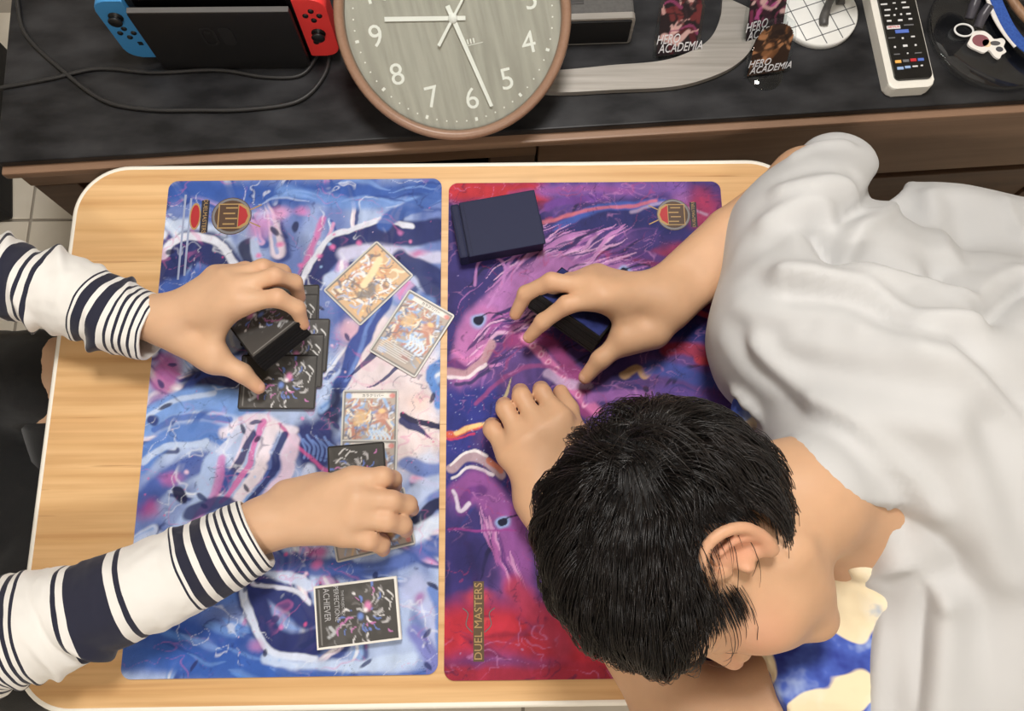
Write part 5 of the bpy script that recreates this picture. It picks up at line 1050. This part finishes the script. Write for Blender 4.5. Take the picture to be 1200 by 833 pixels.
V += vnormals(V, F)*(0.010*(fbm(V[:,0]*26, V[:,1]*26, V[:,2]*26, 3)-0.5)+0.006*(fbm(V[:,0]*12+V[:,1]*50, V[:,1]*14, V[:,2]*30, 2)-0.5))[:, None]
V[:, 2] = np.where((V[:, 0] < TX1) & (V[:, 2] < T+0.003), T+0.003, V[:, 2])
fast_mesh('floral_shirt', V-oB, F, floral(), plB)
# ---- hair
HC, HRD = np.array([0,-.012,.035]), np.array([.079,.099,.093]); WH = np.array([.036,-.092,.066]); WH = (WH-HC)/HRD; WH /= np.linalg.norm(WH)
def zmin(y): return np.interp(y, [-.12,-.07,-.045,-.035,.004,.016,.026,.040,.055,.095], [-.066,-.060,-.040,.030,.034,-.006,.010,.042,.062,.078])
rs = np.random.RandomState(7)
def unit(a): return a/np.linalg.norm(a, axis=-1, keepdims=True)
NH = 15000; D = unit(rs.randn(90000, 3)); Q = HC + D*HRD; D = D[(Q[:,2] > zmin(Q[:,1]))][:NH]; NH = len(D); Q = HC + D*HRD
NG = 700; gi = rs.choice(NH, NG, replace=False); near = np.argmin((Q**2).sum(1)[:, None] - 2*Q @ Q[gi].T + (Q[gi]**2).sum(1)[None], 1)
glen = rs.uniform(0.055, 0.105, NG); gaz = rs.uniform(.0, .75, NG); glift = rs.uniform(0.012, 0.034, NG)
grav = HR.T @ np.array([0,0,-1.0])
K = 9
def jit(D): return np.stack([fbm(D[:,0]*5+k*7, D[:,1]*5, D[:,2]*5+9, 2)-.5 for k in range(3)], 1)*3.2
def strands(D, ln, az, lift, sag):
    n = len(D); near_w = np.clip((D @ WH - .80)/.2, 0, 1)[:, None]; Wj = unit(WH[None] + near_w*jit(D)); ax = unit(np.cross(Wj, D)+1e-9); out = []
    for j in range(K):
        t = j/(K-1); a = (ln*t/0.093)
        d = D*np.cos(a)[:, None] + unit(np.cross(ax, D))*np.sin(a)[:, None]; d = d + ax*(az*t*t)[:, None]*0.5; d = unit(d)
        prof = (1-np.exp(-t*6))*(1-0.55*t**2.2)
        pt = HC + d*(HRD + 0.004 + (lift*prof)[:, None]); pt = pt + grav*(sag*t*t)[:, None]; out.append(pt)
    return np.stack(out, 1)
S1 = strands(D, glen[near]*rs.uniform(.85,1.1,NH), gaz[near]+rs.uniform(-.10,.10,NH), glift[near]*rs.uniform(.75,1.05,NH), rs.uniform(.004,.016,NH))
SG = strands(D[gi], glen, gaz, glift, np.full(NG, .010))
tt = np.linspace(0,1,K)**1.6
offs = S1 - SG[near]; S1 = SG[near] + offs*(1-0.34*tt)[None, :, None]
# keep the face and the ear clear: strands whose tips hang over the cheek or ear are cut back
def over(S):
    x, y, z = S[..., 0], S[..., 1], S[..., 2]
    b = (np.abs(x) > .05) & (((y+.015)/.032)**2 + ((z-.000)/.040)**2 < 1)
    b |= (y > .055) & (z < .030) | (z < -.088) | (np.abs(x) > .045) & (y > .028) & (z < .012)
    return b.any(1)
bad = over(S1) & (rs.rand(NH) < .992)
def cut(S, frac):
    m = S.copy(); u = np.linspace(0,1,K)*(K-1)
    for j in range(K): x = u[j]*frac; i = np.minimum(x.astype(int), K-2); f = (x-i)[:, None]; r = np.arange(len(S)); m[:, j] = S[r, i]*(1-f) + S[r, i+1]*f
    return m
for _ in range(8):
    b = np.where(bad)[0]
    if not len(b): break
    S1[b] = cut(S1[b], np.full(len(b), .82)); keepers = rs.rand(NH) < .985
    bad = bad & over(S1) & keepers
W_ = S1 @ HR.T + HT; W_[..., 2] = np.maximum(W_[..., 2], T+0.006)
tg = np.gradient(W_, axis=1); tg = unit(tg+1e-9); nn = unit(np.cross(tg, unit(W_-HT))+1e-9); bn = np.cross(tg, nn)
rad = (rs.uniform(.00026,.00048,NH)[:, None]*np.array([.7,1,1,1,1,.95,.8,.55,.15])[None])[..., None]
vv = np.stack([W_ + rad*(math.cos(a)*nn+math.sin(a)*bn) for a in (0, 2.094, 4.189)], 2)      # NH,K,3,3
idx = np.arange(NH*K*3).reshape(NH, K, 3); F = np.stack([idx[:, :-1, :], np.roll(idx, -1, 2)[:, :-1, :], np.roll(idx, -1, 2)[:, 1:, :], idx[:, 1:, :]], -1).reshape(-1, 4)
m_hair = mat('black_hair', (24,20,19), 0.32, spec=0.55, noise=(40,(34,28,26),2))
hc = None
nu, nv = 120, 80; th = np.linspace(0, 2*np.pi, nu, endpoint=False); ph = np.linspace(0.001, np.pi-0.001, nv); TH, PHI = np.meshgrid(th, ph); dd = np.stack([np.sin(PHI)*np.cos(TH), np.sin(PHI)*np.sin(TH), np.cos(PHI)], -1).reshape(-1, 3)
cap = HC + dd*(HRD+0.0085); ok = cap[:,2] > zmin(cap[:,1])+np.where(cap[:,1] > -.03, .022, .006); i2 = np.arange(nu*nv).reshape(nv, nu); FC = np.stack([i2[:-1], np.roll(i2[:-1], -1, 1), np.roll(i2[1:], -1, 1), i2[1:]], -1).reshape(-1, 4); FC = FC[ok[FC].all(1)]
hair = fast_mesh('hair', HW(cap)-oB, FC, mat('black_hair_under', (14,12,12), 0.7), plB)
st = fast_mesh('hair_strands', vv.reshape(-1, 3)-oB, F, m_hair, hair); st['kind'] = 'stuff'
# ------------------------------------------------------------------ the white duvet
DB = [([(974,211,.045),(940,288,.070),(950,392,.100),(1050,486,.130),(1150,596,.120),(1140,680,.095)], (.058,.084,.100,.122,.118,.088)),
      ([(1140,680,.095),(1112,770,.085),(1104,850,.06),(1110,960,.02)], (.088,.095,.098,.11)),
      ([(1085,285,-.015),(1135,318,-.02),(1190,345,-.01),(1320,400,-.05)], (.080,.084,.108,.16)),
      ([(1040,370,.06),(1150,480,.06),(1300,560,-.02),(1420,600,-.08)], (.10,.17,.22,.24)),
      ([(1190,700,.0),(1300,820,-.05)], (.17,.2)), ([(1075,545,.12),(1108,596,.115)], (.085,.080))]
DBW = [([PH(q) for q in a], r) for a, r in DB] + [([np.array([1.02,0.30,T-0.10]), np.array([1.10,0.28,0.12]), np.array([1.35,0.20,0.12])], (.17,.22,.26)), ([np.array([1.0,0.05,T-0.1]), np.array([1.08,-.02,.10])], (.14,.20))]
_l = P(1006,614,.18)-P(888,492,.18); _pn = np.array([-_l[1], _l[0], 0]); _pn /= np.linalg.norm(_pn); _pn = _pn if _pn[0] > 0 else -_pn; _pp = P(888,492,.18)
def shoulders(p):
    d = chain(p, [HW((0,-.034,-.10)), C7], (.051,.062)); d = smin(d, seg(p, 0.7*C7+0.3*shR, shR, .060, .052), .04); d = smin(d, seg(p, 0.7*C7+0.3*shL, shL, .062, .054), .04); return smin(d, seg(p, C7, chest, .085, .12), .05)
def duvet_base(p):
    d = smax(shoulders(p)-.014, (_pp-p) @ _pn, .022)
    for k, (a, r) in enumerate(DBW): e = chain(p, a, r, .05); d = smin(d, e, .055 if k else .02)
    bx = np.maximum(np.maximum(p[:,0]-(TX1+.003), TX0-p[:,0]), np.maximum(np.maximum(p[:,1]-TY1-.003, TY0-.003-p[:,1]), np.maximum(p[:,2]-T-.003, T-.036-p[:,2])))
    return smax(smax(d, -bx, .012), .004-p[:,2], .01)
V, F = surface(duvet_base, (0.55,-0.36,-0.01), (1.80,0.82,T+0.36), 0.0058); V = relax(V, F, 7, .6); N = vnormals(V, F)
FO = [([(931,187),(959,175),(991,168)],.006,.008),([(935,172),(965,162),(1000,163)],-.004,.008),([(915,225),(947,219),(985,216),(1023,235)],.008,.010),([(920,208),(955,199),(1000,202)],-.006,.009),([(900,262),(925,245),(959,238),(982,251),(984,280)],.012,.012),([(905,282),(930,262),(955,258)],-.006,.010),([(956,260),(969,276),(979,284)],-.020,.009),
  ([(1045,216),(1023,235),(993,249),(985,267),(984,288)],-.022,.014),([(1062,215),(1035,246),(1005,268),(998,292)],.012,.012),([(1000,296),(1023,299),(1048,312),(1064,318)],-.024,.011),([(1001,310),(1023,322),(1045,328),(1080,330),(1125,346)],.011,.011),([(890,311),(920,325),(953,321)],.006,.014),([(885,325),(915,341),(950,336)],-.006,.010),
  ([(921,322),(963,328),(1010,339),(1042,358),(1073,374),(1137,381)],.012,.012),([(930,342),(970,346),(1015,357),(1050,378)],-.009,.012),([(866,362),(893,372),(947,368),(990,372)],.006,.014),([(860,378),(890,388),(950,384)],-.006,.011),([(1102,311),(1108,332)],-.016,.010),([(1160,364),(1184,338),(1210,322)],-.018,.012),([(1150,352),(1175,326),(1200,312)],.008,.012),
  ([(1178,232),(1188,257),(1200,275)],.006,.006),([(1090,225),(1096,260),(1110,300)],.006,.012),([(1120,235),(1130,270),(1140,310)],-.005,.012),([(848,398),(872,434),(905,462)],.004,.008),([(872,404),(905,446),(954,482),(1025,534),(1070,590)],-.006,.010),([(885,402),(925,445),(985,490),(1050,545),(1095,600)],.010,.012),
  ([(1040,604),(1072,630),(1100,663)],-.020,.013),([(1004,753),(1015,700),(1040,664),(1075,662),(1110,700)],.012,.011),([(1063,706),(1069,764),(1058,840)],-.013,.016),([(1045,690),(1036,764),(1030,840)],.010,.013),([(1110,715),(1100,785),(1095,845)],.012,.018),([(1120,400),(1162,436),(1205,476)],-.009,.007),([(1112,410),(1155,448),(1195,484)],.008,.010),
  ([(930,400),(1000,412),(1080,420)],.006,.014),([(920,420),(990,436),(1070,452)],-.005,.014),([(960,470),(1030,490),(1110,500)],.006,.016),([(1130,520),(1150,600),(1180,680)],.008,.022),([(1160,500),(1190,580),(1215,650)],-.008,.02),([(1010,385),(1060,400),(1110,430)],.008,.012),([(1150,700),(1160,780),(1170,850)],-.008,.02),([(860,300),(872,280),(892,262)],.003,.012)]
def cast(pts):
    o = np.repeat(CAM[None], len(pts), 0); d = np.array([RC @ np.array([(a-600)/FPX, -(b-416.5)/FPX, -1.0]) for a, b in pts]); d = unit(d); t = np.full(len(pts), .4)
    for _ in range(26): t = t + duvet_base(o+d*t[:, None])*.95
    return o + d*np.minimum(t, 1.6)[:, None]
disp = 0.014*(fbm(V[:,0]*9, V[:,1]*9, V[:,2]*9, 3)-.5)
for q, a, w in FO:
    a *= 1.4 if np.mean([v[0] for v in q]) > 960 else 0.9; path = cast(crom(np.array(q, float), 4)); b = path.min(0)-w*2.6; e = path.max(0)+w*2.6; sel = np.where(((V > b) & (V < e)).all(1))[0]
    if not len(sel): continue
    pv = V[sel]; d2 = np.full(len(sel), 9.0)
    for i in range(len(path)-1): d2 = np.minimum(d2, seg_dist2(pv, path[i], path[i+1]))
    fall = np.ones(len(sel)); disp[sel] += a*np.exp(-d2/(w*w)) if a > 0 else a*np.exp(-(np.sqrt(d2+.25*w*w)-.5*w)*1.25/w)
# soft puckers that follow the length of the cloth
u1 = V[:,0]*0.8 + V[:,1]*0.6; u2 = -V[:,0]*0.6 + V[:,1]*0.8
disp += 0.006*(fbm(u1*6, u2*24, V[:,2]*8, 1)-.5)
V = V + N*disp[:, None]; V = relax(V, F, 2, .4)
for _ in range(3):                     # keep the cloth lying on top of the shirt and shoulders
    up = np.where((N[:,2] > .05) & (V[:,2] > T+.02))[0]; dd_ = np.minimum(shirtB(V[up])-.004, shoulders(V[up])); m = (dd_ < .010) & (dd_ > -.07)
    wt = np.where(V[up[m], 1] < .165, np.clip((V[up[m], 0]-.792)/.025, 0, 1), 1.0); V[up[m]] += (N[up[m]]*.6 + np.array([0,0,.6]))*((.010-dd_[m])*wt)[:, None]; V = relax(V, F, 1, .4)
inside = (V[:,0] < TX1+.003) & (V[:,0] > TX0) & (V[:,1] > TY0) & (V[:,1] < TY1) & (V[:,2] < T+.004) & (V[:,2] > T-.012); V[inside, 2] = T+.004
V[:, 2] = np.maximum(V[:, 2], .003)
m_duvet = mat('white_duvet_cotton', (198,198,198), 0.75, bump=(1500,0.12,0.0005), sheen=0.1)
dv = fast_mesh('duvet', V, F, m_duvet); tag(dv, 'crumpled white duvet draped over the sleeping person', 'duvet')
